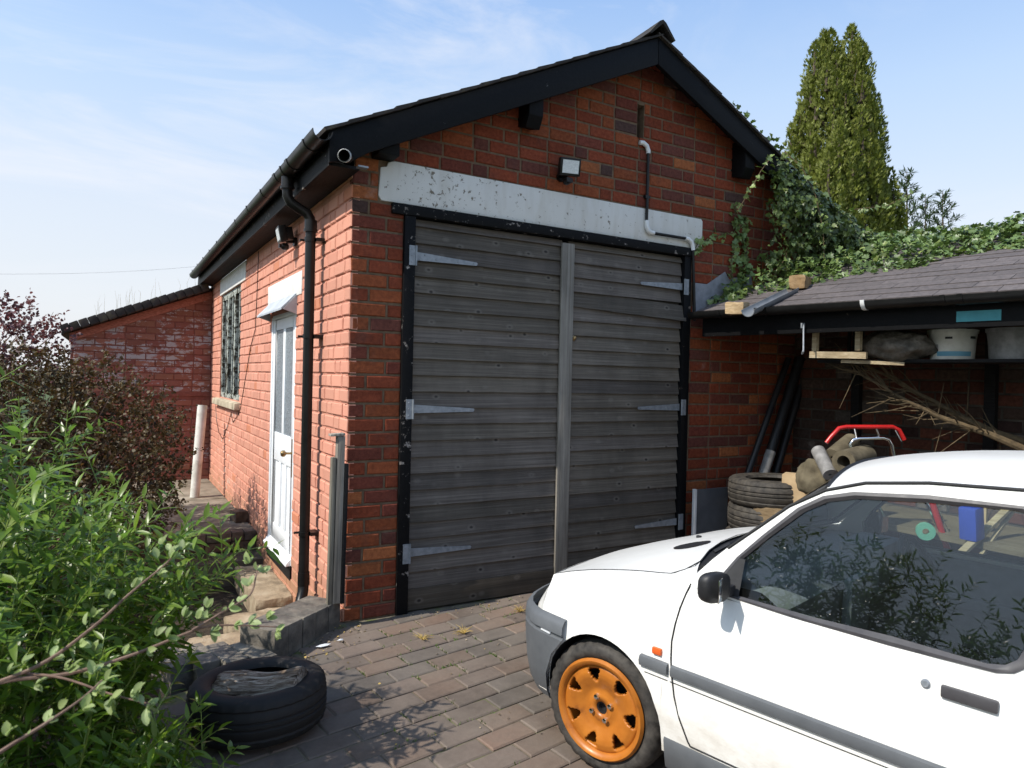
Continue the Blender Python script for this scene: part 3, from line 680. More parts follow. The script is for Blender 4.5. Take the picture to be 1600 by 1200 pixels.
# gutter and downpipe
def half_gutter(mb, a, b, r, ax_up=Vector((0, 0, 1)), t=.004, n=10):
    a, b = Vector(a), Vector(b); d = (b-a).normalized(); x = d.cross(ax_up).normalized(); up = x.cross(d)
    def ring(p, rad): return [p+x*rad*math.cos(math.pi+math.pi*i/n)+up*rad*math.sin(math.pi+math.pi*i/n) for i in range(n+1)]
    A, B, Ai, Bi = ring(a, r), ring(b, r), ring(a, r-t), ring(b, r-t)
    V = A+B+Ai+Bi; k = n+1; F = []
    for i in range(n): F += [(i, i+1, k+i+1, k+i), (2*k+i+1, 2*k+i, 3*k+i, 3*k+i+1), (i+1, i, 2*k+i, 2*k+i+1), (k+i, k+i+1, 3*k+i+1, 3*k+i)]
    F += [(0, k, 3*k, 2*k), (n, 2*k+n, 3*k+n, k+n)]
    mb.add(V, F)
m = MB(); half_gutter(m, (-.238, -.225, 2.855), (-.238, GL+.05, 2.838), .058)
gut = m.build('gutter', MAT['blackpvc'], garage, smooth=True)
for y in (.0, .45, .62, .83, 1.3, 1.9, 2.5, 3.1, 3.7, 4.3, 4.9, 5.5, 6.1):
    m = MB(); w = .06 if y in (.45, .83) else .022; half_gutter(m, (-.238, y-w/2, 2.8545), (-.238, y+w/2, 2.8545), .063, t=.006); m.bb((-.19, y-w/2, 2.80), (-.178, y+w/2, 2.858))
    m.build('gutter_bracket', MAT['blackpvc'], gut, smooth=True)
m = MB(); PX, PY = -.085, .63
m.tube([(-.238, PY+.02, 2.80), (-.238, PY+.02, 2.715)], .040, 16); m.tube([(-.238, PY+.02, 2.735), (-.238, PY+.02, 2.72)], .047, 16)
m.tube([(-.238, PY+.02, 2.72), (-.236, PY+.02, 2.675), (-.215, PY+.018, 2.635), (-.16, PY+.01, 2.60), (-.11, PY+.004, 2.575), (-.09, PY, 2.54), (PX, PY, 2.50)], .034, 16)
m.tube([(PX, PY, 2.53), (PX, PY, 2.46)], .041, 16); m.tube([(PX, PY, 2.47), (PX, PY, 2.45)], .046, 16)
m.tube([(PX, PY, 2.46), (PX, PY, .13)], .034, 18); m.tube([(PX, PY, .16), (PX, PY, .07)], .039, 16)
m.tube([(PX, PY, .08), (PX-.005, PY-.01, .03), (PX-.03, PY-.05, -.03), (PX-.055, PY-.09, -.09)], .036, 16)
dp = m.build('downpipe', MAT['blackpvc'], garage, smooth=True)
for z in (2.40, 1.75, .42):
    m = MB(); m.tube([(PX, PY, z-.014), (PX, PY, z+.014)], .0395, 16); m.bb((PX+.03, PY-.05, z-.012), (0.002, PY+.05, z+.012)); m.tube([(PX-.02, PY+.045, z), (PX-.06, PY+.045, z)], .008, 8)
    m.build('pipe_clip', MAT['blackpvc'], dp, smooth=True)
# ---- side door
sdr = MB(); sdr.bb((0.03, DY0+.035, 0.0), (0.07, DY1-.035, 1.965)); door = sdr.build('side_door', MAT['doorwhite'], garage)
m = MB()
for a, b in (((DY0, -.0), (DY0+.04, 1.985)), ((DY1-.04, -.0), (DY1, 1.985))): m.bb((0.004, a[0], a[1]), (.09, b[0], b[1]))
m.bb((0.004, DY0+.04, 1.962), (.09, DY1-.04, 1.998)); m.build('frame', MAT['doorwhite'], door, bevel=.003)
m = MB(); yL, yR = DY1-.036, DY0+.036; wd = yL-yR
def fy(t): return yL-t*wd
def dbar(t0, t1, z0, z1, x=0.016): m.bb((x, fy(t1), z0), (0.031, fy(t0), z1))
dbar(0, .13, .0, 1.96); dbar(.87, 1, .0, 1.96); dbar(.13, .87, 1.87, 1.96); dbar(.13, .87, .75, .99); dbar(.455, .545, .99, 1.87); dbar(.13, .87, .0, .20)
for t in (.36, .60): dbar(t, t+.075, .20, .75)
m.build('rails', MAT['doorwhite'], door, bevel=.004)
for a, b in ((.13, .455), (.545, .87)):
    m = MB(); m.bb((.0235, fy(b), .99), (.029, fy(a), 1.87)); m.build('pane', MAT['frost'], door)
m = MB(); m.prism([(0.016, DY0+.02, .07), (-.035, DY0+.02, .012), (-.035, DY0+.02, -.005), (0.016, DY0+.02, .0)], (0, wd+.05, 0)); m.build('weather_bar', MAT['doorwhite'], door, bevel=.003)
m = MB(); m.bb((-.004, DY0+.01, -.112), (.06, DY1-.01, -.006)); m.build('threshold', MAT['darkwood'], door)
m = MB(); m.bb((.012, 1.463, .68), (.0165, 1.497, .98)); m.build('lock_plate', MAT['brass'], door, bevel=.001)
m = MB(); m.tube([(.014, 1.48, .87), (-.035, 1.48, .87)], .009, 8); m.lathe([(.001, .03), (.018, .026), (.026, .012), (.026, 0), (.016, -.01), (.008, -.014)], 16, (-.045, 1.48, .87), (-1, 0, 0), close=False); m.build('knob', MAT['brass'], door, smooth=True)
m = MB(); y0, y1 = 1.36, 2.36      # porch hood
m.prism([(0.0, y0, 2.125), (-.115, y0, 2.0), (-.115, y0, 1.985), (0.0, y0, 2.11)], (0, y1-y0, 0))
for y in (y0-.012, y1): m.prism([(0.0, y, 2.11), (-.105, y, 1.99), (0.0, y, 1.955)], (0, .012, 0))
m.build('door_hood', simple('grey_hood_board', [(0.3, (0.30, 0.33, 0.37)), (0.7, (0.46, 0.49, 0.52))], 7, .7), garage)
# ---- window
m = MB(); m.bb((.02, WY0, WZ0), (.08, WY0+.07, WZ1)); m.bb((.02, WY1-.07, WZ0), (.08, WY1, WZ1)); m.bb((.021, WY0, WZ1-.08), (.079, WY1, WZ1)); m.bb((.021, WY0, WZ0), (.079, WY1, WZ0+.06))
win = m.build('window', MAT['winpaint'], garage, bevel=.004)
for y in (WY0+.5, WY0+1.02): m = MB(); m.bb((.012, y-.045, WZ0+.055), (.07, y+.045, WZ1-.075)); m.build('mullion', MAT['winpaint'], win, bevel=.006)
for y in (WY0+.26, WY0+.77, WY0+1.27): m = MB(); m.bb((.03, y-.018, WZ0+.055), (.06, y+.018, WZ1-.075)); m.build('glazing_bar', MAT['winpaint'], win)
ys = [WY0+.07, WY0+.242, WY0+.278, WY0+.455, WY0+.545, WY0+.752, WY0+.788, WY0+.975, WY0+1.065, WY0+1.252, WY0+1.288, WY1-.07]
for i in range(0, 12, 2): m = MB(); m.bb((.043, ys[i], WZ0+.06), (.047, ys[i+1], WZ1-.08)); m.build('pane', MAT['darkpane'], win)
m = MB(); m.prism([(.06, 3.93, 1.178), (-.055, 3.93, 1.155), (-.06, 3.93, 1.085), (.06, 3.93, 1.085)], (0, 1.85, 0)); m.build('sill', MAT['concrete'], garage, bevel=.006, color=(1.9, 1.9, 1.8))
# ---------------------------------------------------------------- fittings on the garage
def on_plane(u, v, n, d):
    q = px(u, v, 1.0)-CAMPOS; n = Vector(n); return CAMPOS+q*((d-n.dot(CAMPOS))/n.dot(q))
def floodlight(loc, out, label, aim):
    t = thing('floodlight', loc, label, 'floodlight', 'floodlights on the garage walls'); L = Vector(loc); o = Vector(out); s = o.cross(Vector((0, 0, 1))).normalized(); up = Vector((0, 0, 1))
    m = MB(); m.tube([L-o*.0, L+o*.02], .035, 14); m.tube([L+o*.02, L+o*.075-up*.01], .012, 8); m.build('bracket', MAT['blackpvc'], t, smooth=True)
    a = (o*math.cos(aim)+up*math.sin(aim)).normalized() if False else (o*.86-up*.18+s*aim).normalized(); sx = a.cross(up).normalized(); uy = sx.cross(a)
    c = L+o*.11+up*.045; R = Matrix((sx, uy, a)).transposed()
    m = MB(); m.box(c, (.15, .12, .055), R, taper=1.0); m.box(c-a*.05, (.11, .09, .055), R); m.build('housing', MAT['blackpvc'], t, bevel=.006)
    m = MB(); m.box(c+a*.0285, (.118, .088, .004), R); m.build('lens', MAT['lamp'], t)
    c2 = L+o*.085-up*.045; m = MB(); m.lathe([(.001, .028), (.02, .026), (.027, .012), (.028, -.01), (.02, -.026), (.001, -.03)], 14, c2, o); m.box(c2+o*.02, (.05, .03, .03)); m.build('motion_sensor', MAT['blackpvc'], t, smooth=True)
    return t
floodlight((1.50, 0.0, 2.93), (0, -1, 0), 'black floodlight with square lens above the white lintel', .22)
floodlight((0.0, 1.42, 2.52), (-1, 0, 0), 'black floodlight under the eaves of the salmon pink wall', .05)
t = thing('cable_conduit', (2.28, 0, 2.6), 'thin black conduit with white elbows running down the brick gable', 'conduit')
m = MB(); m.tube([(2.285, -.02, 3.27), (2.285, -.02, 2.70)], .0115, 10); m.tube([(2.335, -.03, 2.635), (2.69, -.03, 2.635)], .0115, 10); m.tube([(2.76, -.03, 2.575), (2.80, -.03, 1.99)], .0115, 10); m.build('tube', MAT['blackpvc'], t, smooth=True)
def elbow(P):
    m = MB(); m.tube(P, .0175, 12); m.build('elbow', MAT['whitepvc'], t, smooth=True)
elbow([(2.205, -.012, 3.305), (2.235, -.018, 3.308), (2.268, -.02, 3.29), (2.285, -.02, 3.255), (2.285, -.02, 3.235)])
elbow([(2.285, -.02, 2.725), (2.285, -.022, 2.685), (2.295, -.026, 2.652), (2.318, -.03, 2.637), (2.35, -.03, 2.635)])
elbow([(2.675, -.03, 2.635), (2.71, -.03, 2.633), (2.742, -.03, 2.615), (2.757, -.03, 2.585), (2.761, -.03, 2.55)])
m = MB(); m.bb((2.262, -.03, 2.895), (2.308, 0, 2.915)); m.build('clip', MAT['blackpvc'], t)
t = thing('vent_tube', (-.13, -.2, 2.72), 'short black tube with pale rim at the foot of the left bargeboard', 'pipe')
m = MB(); m.lathe([(.034, -.06), (.036, .045), (.030, .045), (.028, -.055)], 18, (-.105, -.215, 2.735), (-.45, -.85, -.22)); m.build('tube', MAT['blackpvc'], t, smooth=True)
m = MB(); m.lathe([(.0365, .02), (.0372, .043), (.0335, .0455), (.033, .02)], 18, (-.105, -.215, 2.735), (-.45, -.85, -.22)); m.build('rim', MAT['whitepvc'], t, smooth=True)
m = MB(); m.bb((-.03, -.215, 2.69), (.03, -.174, 2.70)); m.build('bracket', MAT['galv'], t)
m = MB(); P = [(404, 392), (402, 450), (399, 514), (392, 540), (382, 600), (376, 636), (372, 648), (364, 660), (361, 645), (357, 662), (348, 686), (342, 676), (338, 655), (337, 632)]
Q = [on_plane(u, v, (1, 0, 0), -.005) for u, v in P]
m.tube(Q, .0035, 6); tag(m.build('wall_cable', MAT['blackpvc'], None, smooth=True), 'thin black cable trailing down the pink wall beside the window', 'cable')
t = thing('timber_posts', (-.07, -.06, .13), 'silvered timber post and battens standing against the brick corner', 'post')
m = MB(); m.box((-.058, -.05, .64), (.045, .05, .99), Matrix.Rotation(.012, 3, 'Y')); m.build('post', MAT['postwood'], t, bevel=.003)
m = MB(); m.box((-.098, -.055, .575), (.026, .04, .87), Matrix.Rotation(.01, 3, 'Y')); m.build('batten', MAT['postwood'], t, bevel=.003, color=(.75, .75, .7))
m = MB(); m.box((-.022, -.06, .555), (.022, .035, .83), Matrix.Rotation(.012, 3, 'Y')); m.build('batten', MAT['darkwood'], t, bevel=.003)
m = MB(); m.box((-.075, -.05, 1.143), (.085, .06, .014), Matrix.Rotation(-.06, 3, 'Y')); m.build('cap', MAT['postwood'], t, bevel=.002, color=(1.4, 1.4, 1.4))
m = MB(); m.tube([(-.012, .035, .12), (-.014, .03, .3), (-.02, .04, .42), (-.012, .05, .47)], .008, 7); tag(m.build('wire_offcut', MAT['steel'], None, smooth=True), 'bent dark wire sticking up the pink wall behind the posts', 'wire')
# ---------------------------------------------------------------- outbuilding behind
OY = 6.44; OX0 = -1.67
ob = thing('outbuilding', (-.9, 7.5, 0), 'low red painted brick outbuilding with sloping tiled verge behind the bush', 'building')
def oz(x): return 2.615+.405*(x+.03)
m = MB(); m.prism([(OX0, OY+.008, -.3), (0.21, OY+.008, -.3), (0.21, OY+.008, oz(.21)), (OX0, OY+.008, oz(OX0))], (0, .2, 0)); m.bb((OX0, OY+.21, -.3), (OX0+.2, OY+3, 1.9))
ow = m.build('gable_wall', MAT['mortar_old'], ob)
def oldred(u, z):
    v = rr(.78, 1.12); return (0.285*v, 0.118*v*rr(.9, 1.1), 0.084*v)
obk = wall_bricks((0, OY, 0), (1, 0, 0), (0, -1, 0), -.13, 2.7, lambda a, b: [(OX0, -.002)] if not 1.15 < (a+b)/2 < 1.22 else [], lambda r: ([S*1.02, S*1.02, S*1.02, H_], OX0-(.1 if r % 2 else .215)), oldred, (((-.405, 1), 2.615+.405*.03-.10),), .05, CH, .003, .004)
pieces('brick', obk, MAT['oldpaint'], ow, 300, 'brickwork')
m = MB(); m.prism([(OX0-.01, OY-.012, oz(OX0)-.105), (0, OY-.012, oz(0)-.105), (0, OY-.012, oz(0)), (OX0-.01, OY-.012, oz(OX0))], (0, .05, 0)); m.build('verge_board', simple('red_verge_paint', [(0.3, (0.22, 0.07, 0.05)), (0.55, (0.42, 0.16, 0.115)), (0.8, (0.50, 0.22, 0.17))], 26, .8, bs=.6, stretch=(1, 1, 3)), ob, bevel=.004)
m = MB(); m.bb((OX0, OY-.006, 1.155), (-.003, OY+.05, 1.215)); m.build('string_course', MAT['mortar_old'], ob)
orf = MB(); orf.prism([(OX0-.1, OY+.0, oz(OX0-.1)+.01), (0.0, OY+.0, oz(0)+.01), (0.0, OY+.0, oz(0)+.05), (OX0-.1, OY+.0, oz(OX0-.1)+.05)], (0, 3.1, 0)); orf = orf.build('roof', MAT['tile'], ob)
L = math.hypot(1, .405); ux = Vector((1/L, 0, .405/L)); no = Vector((-.405/L, 0, 1/L))
for k in range(17):
    s = k*.108; P = Vector((OX0-.075, OY-.045, oz(OX0-.075)+.008))+ux*s
    tlt = rr(-.03, .03); m = MB(); R = Matrix((ux+no*(.06+tlt), Vector((0, 1, 0)), no-ux*(.06+tlt))).transposed()
    m.box(P+ux*.052+no*.06, (.104, .30, .105+rr(-.006, .006)), R); m.build('verge_tile', MAT['tile'], orf, bevel=.012, color=(rr(.55, 1.2),)*3)
m = MB()
for k in range(26):
    x = rr(-1.5, -.05); b = Vector((x, OY+.1+rr(0, .5), oz(x)+.1)); m.tube([b, b+Vector((rr(-.02, .02), 0, rr(.08, .2))), b+Vector((rr(-.05, .05), 0, rr(.2, .34)))], [.0022, .0016, .0006], 4)
tag(m.build('roof_weeds', MAT['straw'], None), 'thin dry weed stems growing on the outbuilding roof', 'weeds', None, 'stuff')
# ---------------------------------------------------------------- ground
GS = 0.05
def gz(x, y): return GS*min(y, 0.0) if y > -8 else -.4
m = MB(); R_ = 700; m.add([(-R_, -R_, -.62), (R_, -R_, -.62), (R_, R_, -.62), (-R_, R_, -.62)], [(0, 1, 2, 3)]); struct(m.build('ground', MAT['grass_far']))
# driveway bed and pavers
m = MB(); m.add([(-.06, .03, -.005), (4.05, .03, -.005), (4.05, -8, GS*-8-.005), (-1.1, -8, GS*-8-.005), (-1.1, -.55, GS*-.55-.005), (-.62, -.42, GS*-.4-.005), (-.45, -.40, -.03)], [(0, 6, 5, 4, 3, 2, 1)])
for a, b in (((-.06, .03), (-.45, -.40)), ((-.45, -.40), (-.62, -.42)), ((-.62, -.42), (-1.1, -.55)), ((-1.1, -.55), (-1.1, -8))):
    m.add([(a[0], a[1], GS*min(a[1], 0)-.005), (b[0], b[1], GS*b[1]-.005), (b[0], b[1], -.6), (a[0], a[1], -.6)], [(0, 1, 2, 3)])
drive = struct(m.build('driveway', MAT['joint']))
pv = []; PA = math.radians(9.5); pu = Vector((math.cos(PA), math.sin(PA), GS*math.sin(PA))).normalized(); pw = Vector((-math.sin(PA), math.cos(PA), GS*math.cos(PA))).normalized(); pn = pu.cross(pw)
PLn, PWd = .243, .121
def in_drive(x, y):
    if y > -.03 or y < -7.8 or x > 3.98: return False
    if x < -1.05: return False
    if y > -.55: return x > -.10-(-y)*.95 if y > -.4 else x > -.62-( -y-.42)*3.6
    return True
def paver_vf(L, H, var):
    r = random.Random(var*7+3); x, z = L/2, H/2; c = .006; V = []; cs = ((-1, -1), (1, -1), (1, 1), (-1, 1))
    for i, k in cs: V.append((i*(x-c-r.uniform(0, .003)), k*(z-c-r.uniform(0, .003)), r.uniform(-.001, .001)))
    for i, k in cs: V.append((i*(x-r.uniform(0, .002)), k*(z-r.uniform(0, .002)), -c*.8))
    for i, k in cs: V.append((i*x, k*z, -.03))
    F = [(0, 1, 2, 3)]
    for a in range(4):
        b = (a+1) % 4; F += [(a, 4+a, 4+b, b), (4+a, 8+a, 8+b, 4+b)]
    return V, F
row = 0
for j in range(-78, 14):
    for i in range(-12, 32):
        u = i*(PLn+.005)+(.124 if j % 2 else 0)+(j*.371 % .05); w = j*(PWd+.005)
        P = pu*u+pw*w; 
        if not in_drive(P.x, P.y) or not in_drive(P.x-.1, P.y) : continue
        if P.y < -.55 and P.x < -1.0: continue
        tx, ty = rr(-.008, .008), rr(-.008, .008); n2 = (pn+pu*tx+pw*ty).normalized(); a = rr(-.012, .012); u2 = (pu*math.cos(a)+pw*math.sin(a)); u2 = (u2-n2*u2.dot(n2)).normalized()
        k = RND.random(); v = rr(.8, 1.18)
        c = (.150, .114, .094) if k < .5 else (.158, .110, .084) if k < .75 else (.128, .108, .094) if k < .92 else (.162, .104, .077)
        var = RND.randrange(6); P = P+pn*rr(-.003, .002)
        pv.append((('pv', var), paver_vf(PLn, PWd, var), frame(u2, n2.cross(u2), n2, P), tuple(q*v for q in c)))
# cut blocks along the wall
x = DX0-.33
while x < 3.9:
    w = rr(.13, .21); V, F = paver_vf(w, .075, int(x*10) % 6); pv.append((('cut', round(w, 3), int(x*10) % 6), (V, F), frame((1, 0, 0), (0, 1, 0), (0, 0, 1), (x+w/2, -.045, -.008+rr(-.002, .002))), tuple(q*rr(.7, 1.1) for q in (.10, .085, .08)))); x += w+.006
def vis_drive(p, q): return q[0] < 905 or (q[0] < 1010 and q[1] > 1100)
pieces('paver', pv, MAT['paver'], drive, 300, 'paving', shown=vis_drive)
# moss and dry tufts between the blocks
m = MB()
for k in range(2200):
    i = RND.randrange(-3, 12); j = RND.randrange(-26, -1); u = i*(PLn+.005)+(.124 if j % 2 else 0)+(j*.371 % .05)-(PLn+.005)/2; w = j*(PWd+.005)
    if RND.random() < .55: w += rr(-.05, .05)
    else: u += rr(0, .2); w -= (PWd+.005)/2
    c = mnoise.noise(Vector((u*2.2, w*2.2, 3.1)))
    P = pu*u+pw*w
    if c < -.02 or not in_drive(P.x, P.y) or P.x < -.2: continue
    for q in range(5):
        b = P+Vector((rr(-.012, .012), rr(-.012, .012), -.008)); h = rr(.006, .022); d = Vector((rr(-.01, .01), rr(-.01, .01), h)); s = Vector((rr(-.004, .004), rr(-.004, .004), 0))
        m.add([b-s, b+s, b+d], [(0, 1, 2)])
tag(m.build('joint_moss', MAT['moss']), 'green moss and grass blades growing in the paving joints', 'moss', None, 'stuff')
def tuft(u, v, n, L, lab):
    P = on_plane(u, v, (0, -GS, 1), 0); m = MB()
    for k in range(n):
        a = rr(0, 6.28); r = rr(.2, 1); e = P+Vector((math.cos(a)*L*r, math.sin(a)*L*r, rr(.004, L*.5))); mid = (P+e)/2+Vector((0, 0, rr(.004, .014))); m.tube([P+Vector((rr(-.006, .006), rr(-.006, .006), .0)), mid, e], [.0016, .0014, .0007], 4)
    tag(m.build('dry_grass_tuft', MAT['straw']), lab, 'grass tuft', 'dry tufts on the paving')
tuft(725, 990, 34, .075, 'dry straw tuft on the paving, middle one of the three before the doors'); tuft(661, 1000, 28, .07, 'dry straw tuft on the paving, nearest the left brick pier'); tuft(812, 956, 30, .07, 'dry straw tuft on the paving, nearest the car bumper')
for u, v, s, lb in ((503, 1010, .05, 'larger scrap of white litter on the paving by the kerb wall'), (532, 1001, .025, 'smaller scrap of white litter on the paving by the kerb wall')):
    P = on_plane(u, v, (0, -GS, 1), .006); m = MB(); n = 7
    V = [P+Vector((math.cos(k*6.283/n)*s*rr(.5, 1.0), math.sin(k*6.283/n)*s*.5*rr(.4, 1), rr(0, .008))) for k in range(n)]+[P+Vector((0, 0, .012))]
    m.add(V, [(k, (k+1) % n, n) for k in range(n)]+[tuple(range(n))[::-1]]); tag(m.build('paper_scrap', MAT['paper']), lb, 'litter', 'white scraps by the kerb')
# leaf litter and grit lying on the blocks, thickest by the kerb and the doors
m = MB(); lr = random.Random(77)
for k in range(420):
    if k < 170: x, y = lr.uniform(-.5, .1), 0; y = -abs(lr.gauss(.10, .12))-.95*max(0, -x)*.9
    elif k < 300: x, y = lr.uniform(.35, 2.6), -abs(lr.gauss(.05, .05))-.02
    else: x, y = lr.uniform(-.4, 1.6), lr.uniform(-1.9, -.1)
    if not in_drive(x, y): continue
    b = Vector((x, y, gz(x, y)+.002)); s_ = lr.uniform(.003, .011); a_ = lr.uniform(0, 6.28); d = Vector((math.cos(a_), math.sin(a_), lr.uniform(-.1, .4)))*s_; e = Vector((-math.sin(a_), math.cos(a_), lr.uniform(-.1, .3)))*s_*.5
    m.add([b-d, b+e+Vector((0, 0, s_*.4)), b+d, b-e], [(0, 1, 2), (0, 2, 3)], k % 3)
tag(m.build('leaf_litter', [MAT['drytwig'], MAT['straw'], MAT['stone']]), 'scattered dead leaves and grit on the paving by the doors', 'litter', None, 'stuff')
# garden bed
V = []; F = []; nx, ny = 26, 40
for j in range(ny):
    for i in range(nx):
        x = -6+(4.85)*i/(nx-1); y = -7+16*j/(ny-1); V.append((x, y, -.20+.06*mnoise.noise(Vector((x*1.5, y*1.5, 0)))+(.10 if x < -1.4 and y < 1 else 0)))
for j in range(ny-1):
    for i in range(nx-1): F.append((j*nx+i, j*nx+i+1, (j+1)*nx+i+1, (j+1)*nx+i))
m = MB(); m.add(V, F); struct(m.build('garden_bed', MAT['soil'], smooth=True))
m = MB(); m.add([(-1.2, -.6, -.40), (.0, .0, -.40), (.0, 2.9, -.40), (-1.2, 2.9, -.40)], [(0, 1, 2, 3)]); struct(m.build('yard_floor', MAT['soil']))
# raised path with a brick edged step
m = MB(); m.bb((-1.18, 2.86, -.45), (-.002, 6.43, -.014)); path = struct(m.build('path', MAT['concrete'], color=(.7, .7, .7)))
y = 2.93; 
while y < 6.3:
    d = rr(.42, .5); x = -.01
    while x > -1.1:
        w = rr(.44, .52); mb = MB(); mb.box((x-w/2, y+d/2, -.014), (w-.012, d-.012, .028), Matrix.Rotation(rr(-.008, .008), 3, 'X')); mb.build('slab', MAT['concrete'], path, bevel=.004, color=(rr(.8, 1.1),)*3); x -= w
    y += d
m = MB(); m.bb((-1.18, 2.45, -.45), (-.002, 2.855, -.185)); st = struct(m.build('step', MAT['concrete'], color=(.45, .42, .4)))
x = -.006; k = 0
while x > -1.15:
    w = .11; mb = MB(); mb.box((x-w/2, 2.862, -.04), (w-.008, .15, .082), Matrix.Rotation(rr(-.012, .012), 3, 'Z')); mb.build('brick', MAT['bluebrick'], st, bevel=.005, color=(rr(1.0, 1.3), rr(.85, 1.0), rr(.7, .85))); x -= w
x = -.006
while x > -1.15:
    w = .225; mb = MB(); mb.box((x-w/2, 2.85, -.133), (w-.01, .10, .085)); mb.build('brick', MAT['bluebrick'], st, bevel=.005, color=(rr(.9, 1.2), rr(.75, .9), rr(.6, .75))); x -= w
# loose stones and brick ends
def rock(name, c, size, mat, label, cat, rot=0, seed=0, group=None, col=None):
    me = bmesh.new(); bmesh.ops.create_cube(me, size=1); bmesh.ops.subdivide_edges(me, edges=me.edges, cuts=9, use_grid_fill=True)
    R = Matrix.Rotation(rot, 3, 'Z')
    for v in me.verts:
        p = Vector(v.co); r = p.copy(); 
        q = Vector((p.x*size[0], p.y*size[1], p.z*size[2])); n = mnoise.noise_vector(q*9+Vector((seed*3.1, 0, 0)))+.5*mnoise.noise_vector(q*26+Vector((0, seed*3.1, 0)))
        rd = 1-.06*max(0, (abs(p.x)*2)**4*(abs(p.y)*2)**4+(abs(p.x)*2)**4*(abs(p.z)*2)**4+(abs(p.z)*2)**4*(abs(p.y)*2)**4)/3
        v.co = R @ (q*rd+n*.012*min(1, min(size)*8))+Vector(c)
    for e in me.edges: e.smooth = not (len(e.link_faces) == 2 and e.calc_face_angle(0) > .6)
    m2 = bpy.data.meshes.new(name); me.to_mesh(m2); me.free(); m2.materials.append(mat); m2.polygons.foreach_set('use_smooth', [True]*len(m2.polygons))
    a = m2.attributes.new('tint', 'FLOAT_COLOR', 'POINT'); a.data.foreach_set('color', np.ones(len(m2.vertices)*4, dtype=np.float32))
    o = bpy.data.objects.new(name, m2); COL.objects.link(o); 
    if col: o.color = (*col, 1)
    return tag(o, label, cat, group)
rock('stone_step', (-.135, 1.80, -.29), (.27, 1.05, .19), MAT['stone'], 'worn sandstone block under the white side door', 'stone', 0, 1)
rock('stone_slab', (-.25, 1.03, -.335), (.46, .46, .15), MAT['stone'], 'rough buff stone slab between the kerb wall and side door', 'stone', .1, 2)
rock('stone_slab', (-.62, .62, -.33), (.40, .55, .13), MAT['stone'], 'rough stone slab half hidden by the pale leafed branches', 'stone', -.2, 3)
rock('brick_end', (-.085, 3.30, .055), (.12, .17, .11), MAT['bluebrick'], 'loose dark brick lying on the path against the pink wall', 'brick', .2, 4, None, (1.0, .75, .6))
# kerb wall of blue bricks
kw = thing('kerb_wall', (-.28, -.2, 0), 'low kerb wall of dark blue bricks meeting the garage corner', 'kerb')
ka = Vector((-.79, -.61, 0)).normalized(); kn = Vector((-ka.y, ka.x, 0)); K0 = Vector((-.02, -.02, 0))
for k in range(5):
    mb = MB(); c = K0+ka*(.06+k*.115)+kn*(-.115); R = Matrix((ka, kn, Vector((0, 0, 1)))).transposed() @ Matrix.Rotation(rr(-.02, .02), 3, 'Z')
    mb.box((c.x, c.y, .05), (.111, .232, .19), R); mb.build('brick', MAT['bluebrick'], kw, bevel=.005, color=(rr(1.0, 1.4),)*3)
kw2 = thing('loose_kerb_bricks', (-.72, -.32, 0), 'broken run of grey kerb bricks behind the tyre', 'kerb')
for k, (x, y, z, a) in enumerate(((-.575, -.32, -.035, .35), (-.70, -.27, -.04, .28), (-.82, -.22, -.045, .2), (-.94, -.18, -.05, .25))):
    mb = MB(); mb.box((x, y, z), (.112, .30, .17), Matrix.Rotation(a, 3, 'Z')); mb.build('brick', MAT['bluebrick'], kw2, bevel=.007, color=(rr(1.2, 1.6),)*3)
# white pipe leaning in the corner of the path
m = MB(); A, B = Vector((-.335, 4.9, .0)), Vector((-.255, 5.02, 1.09)); d = (B-A).normalized(); m.lathe([(.052, 0), (.056, (B-A).length), (.050, (B-A).length), (.046, 0)], 20, A, d)
tag(m.build('leaning_pipe', MAT['oldpvc'], None, smooth=True), 'grubby white plastic pipe leaning upright at the end of the path', 'pipe')
# overhead wire
m = MB(); A, B = px(-60, 428, 30), px(420, 405, 34); m.tube([A.lerp(B, k/12)-Vector((0, 0, .25*math.sin(math.pi*k/12))) for k in range(13)], .006, 5)
tag(m.build('overhead_wire', simple('grey_wire', [(0.3, (.25, .25, .27)), (.7, (.35, .35, .37))], 3, .7)), 'thin overhead wire crossing the sky left of the garage', 'wire')
# ---------------------------------------------------------------- carport
ed = Vector((.1934, -.9811, 0)); en = Vector((.9811, .1934, 0)); E0 = Vector((2.755, -.10, 0)); RS = math.tan(math.radians(20)); RWd = 1.85; ZE = 2.05
def cp(s, t, z=0): return E0+ed*s+en*t+Vector((0, 0, z))
cpt = thing('carport', (3.5, -2.4, -.1), 'low black carport with shingle roof overgrown by ivy', 'carport')
def s0(t): return max((.1934*t-.075)/.9811, 0)
m = MB(); P = [cp(s0(0.02), .02, ZE-.035), cp(5.2, .02, ZE-.035), cp(5.2, RWd, ZE-.035+RS*RWd), cp(s0(RWd), RWd, ZE-.035+RS*RWd)]
m.prism(P, (0, 0, .025)); crf = m.build('roof', MAT['darkwood'], cpt)
m = MB(); P = [cp(.25, RWd, ZE-.01+RS*RWd), cp(5.2, RWd, ZE-.01+RS*RWd), cp(5.2, RWd+1.6, ZE-.55+RS*RWd), cp(.55, RWd+1.6, ZE-.55+RS*RWd)]; m.prism(P, (0, 0, -.03)); m.build('back_slope', MAT['shingle'], cpt)
sl = []; upv = (en+Vector((0, 0, RS))).normalized(); nrm = ed.cross(upv)*-1; nrm = nrm if nrm.z > 0 else -nrm
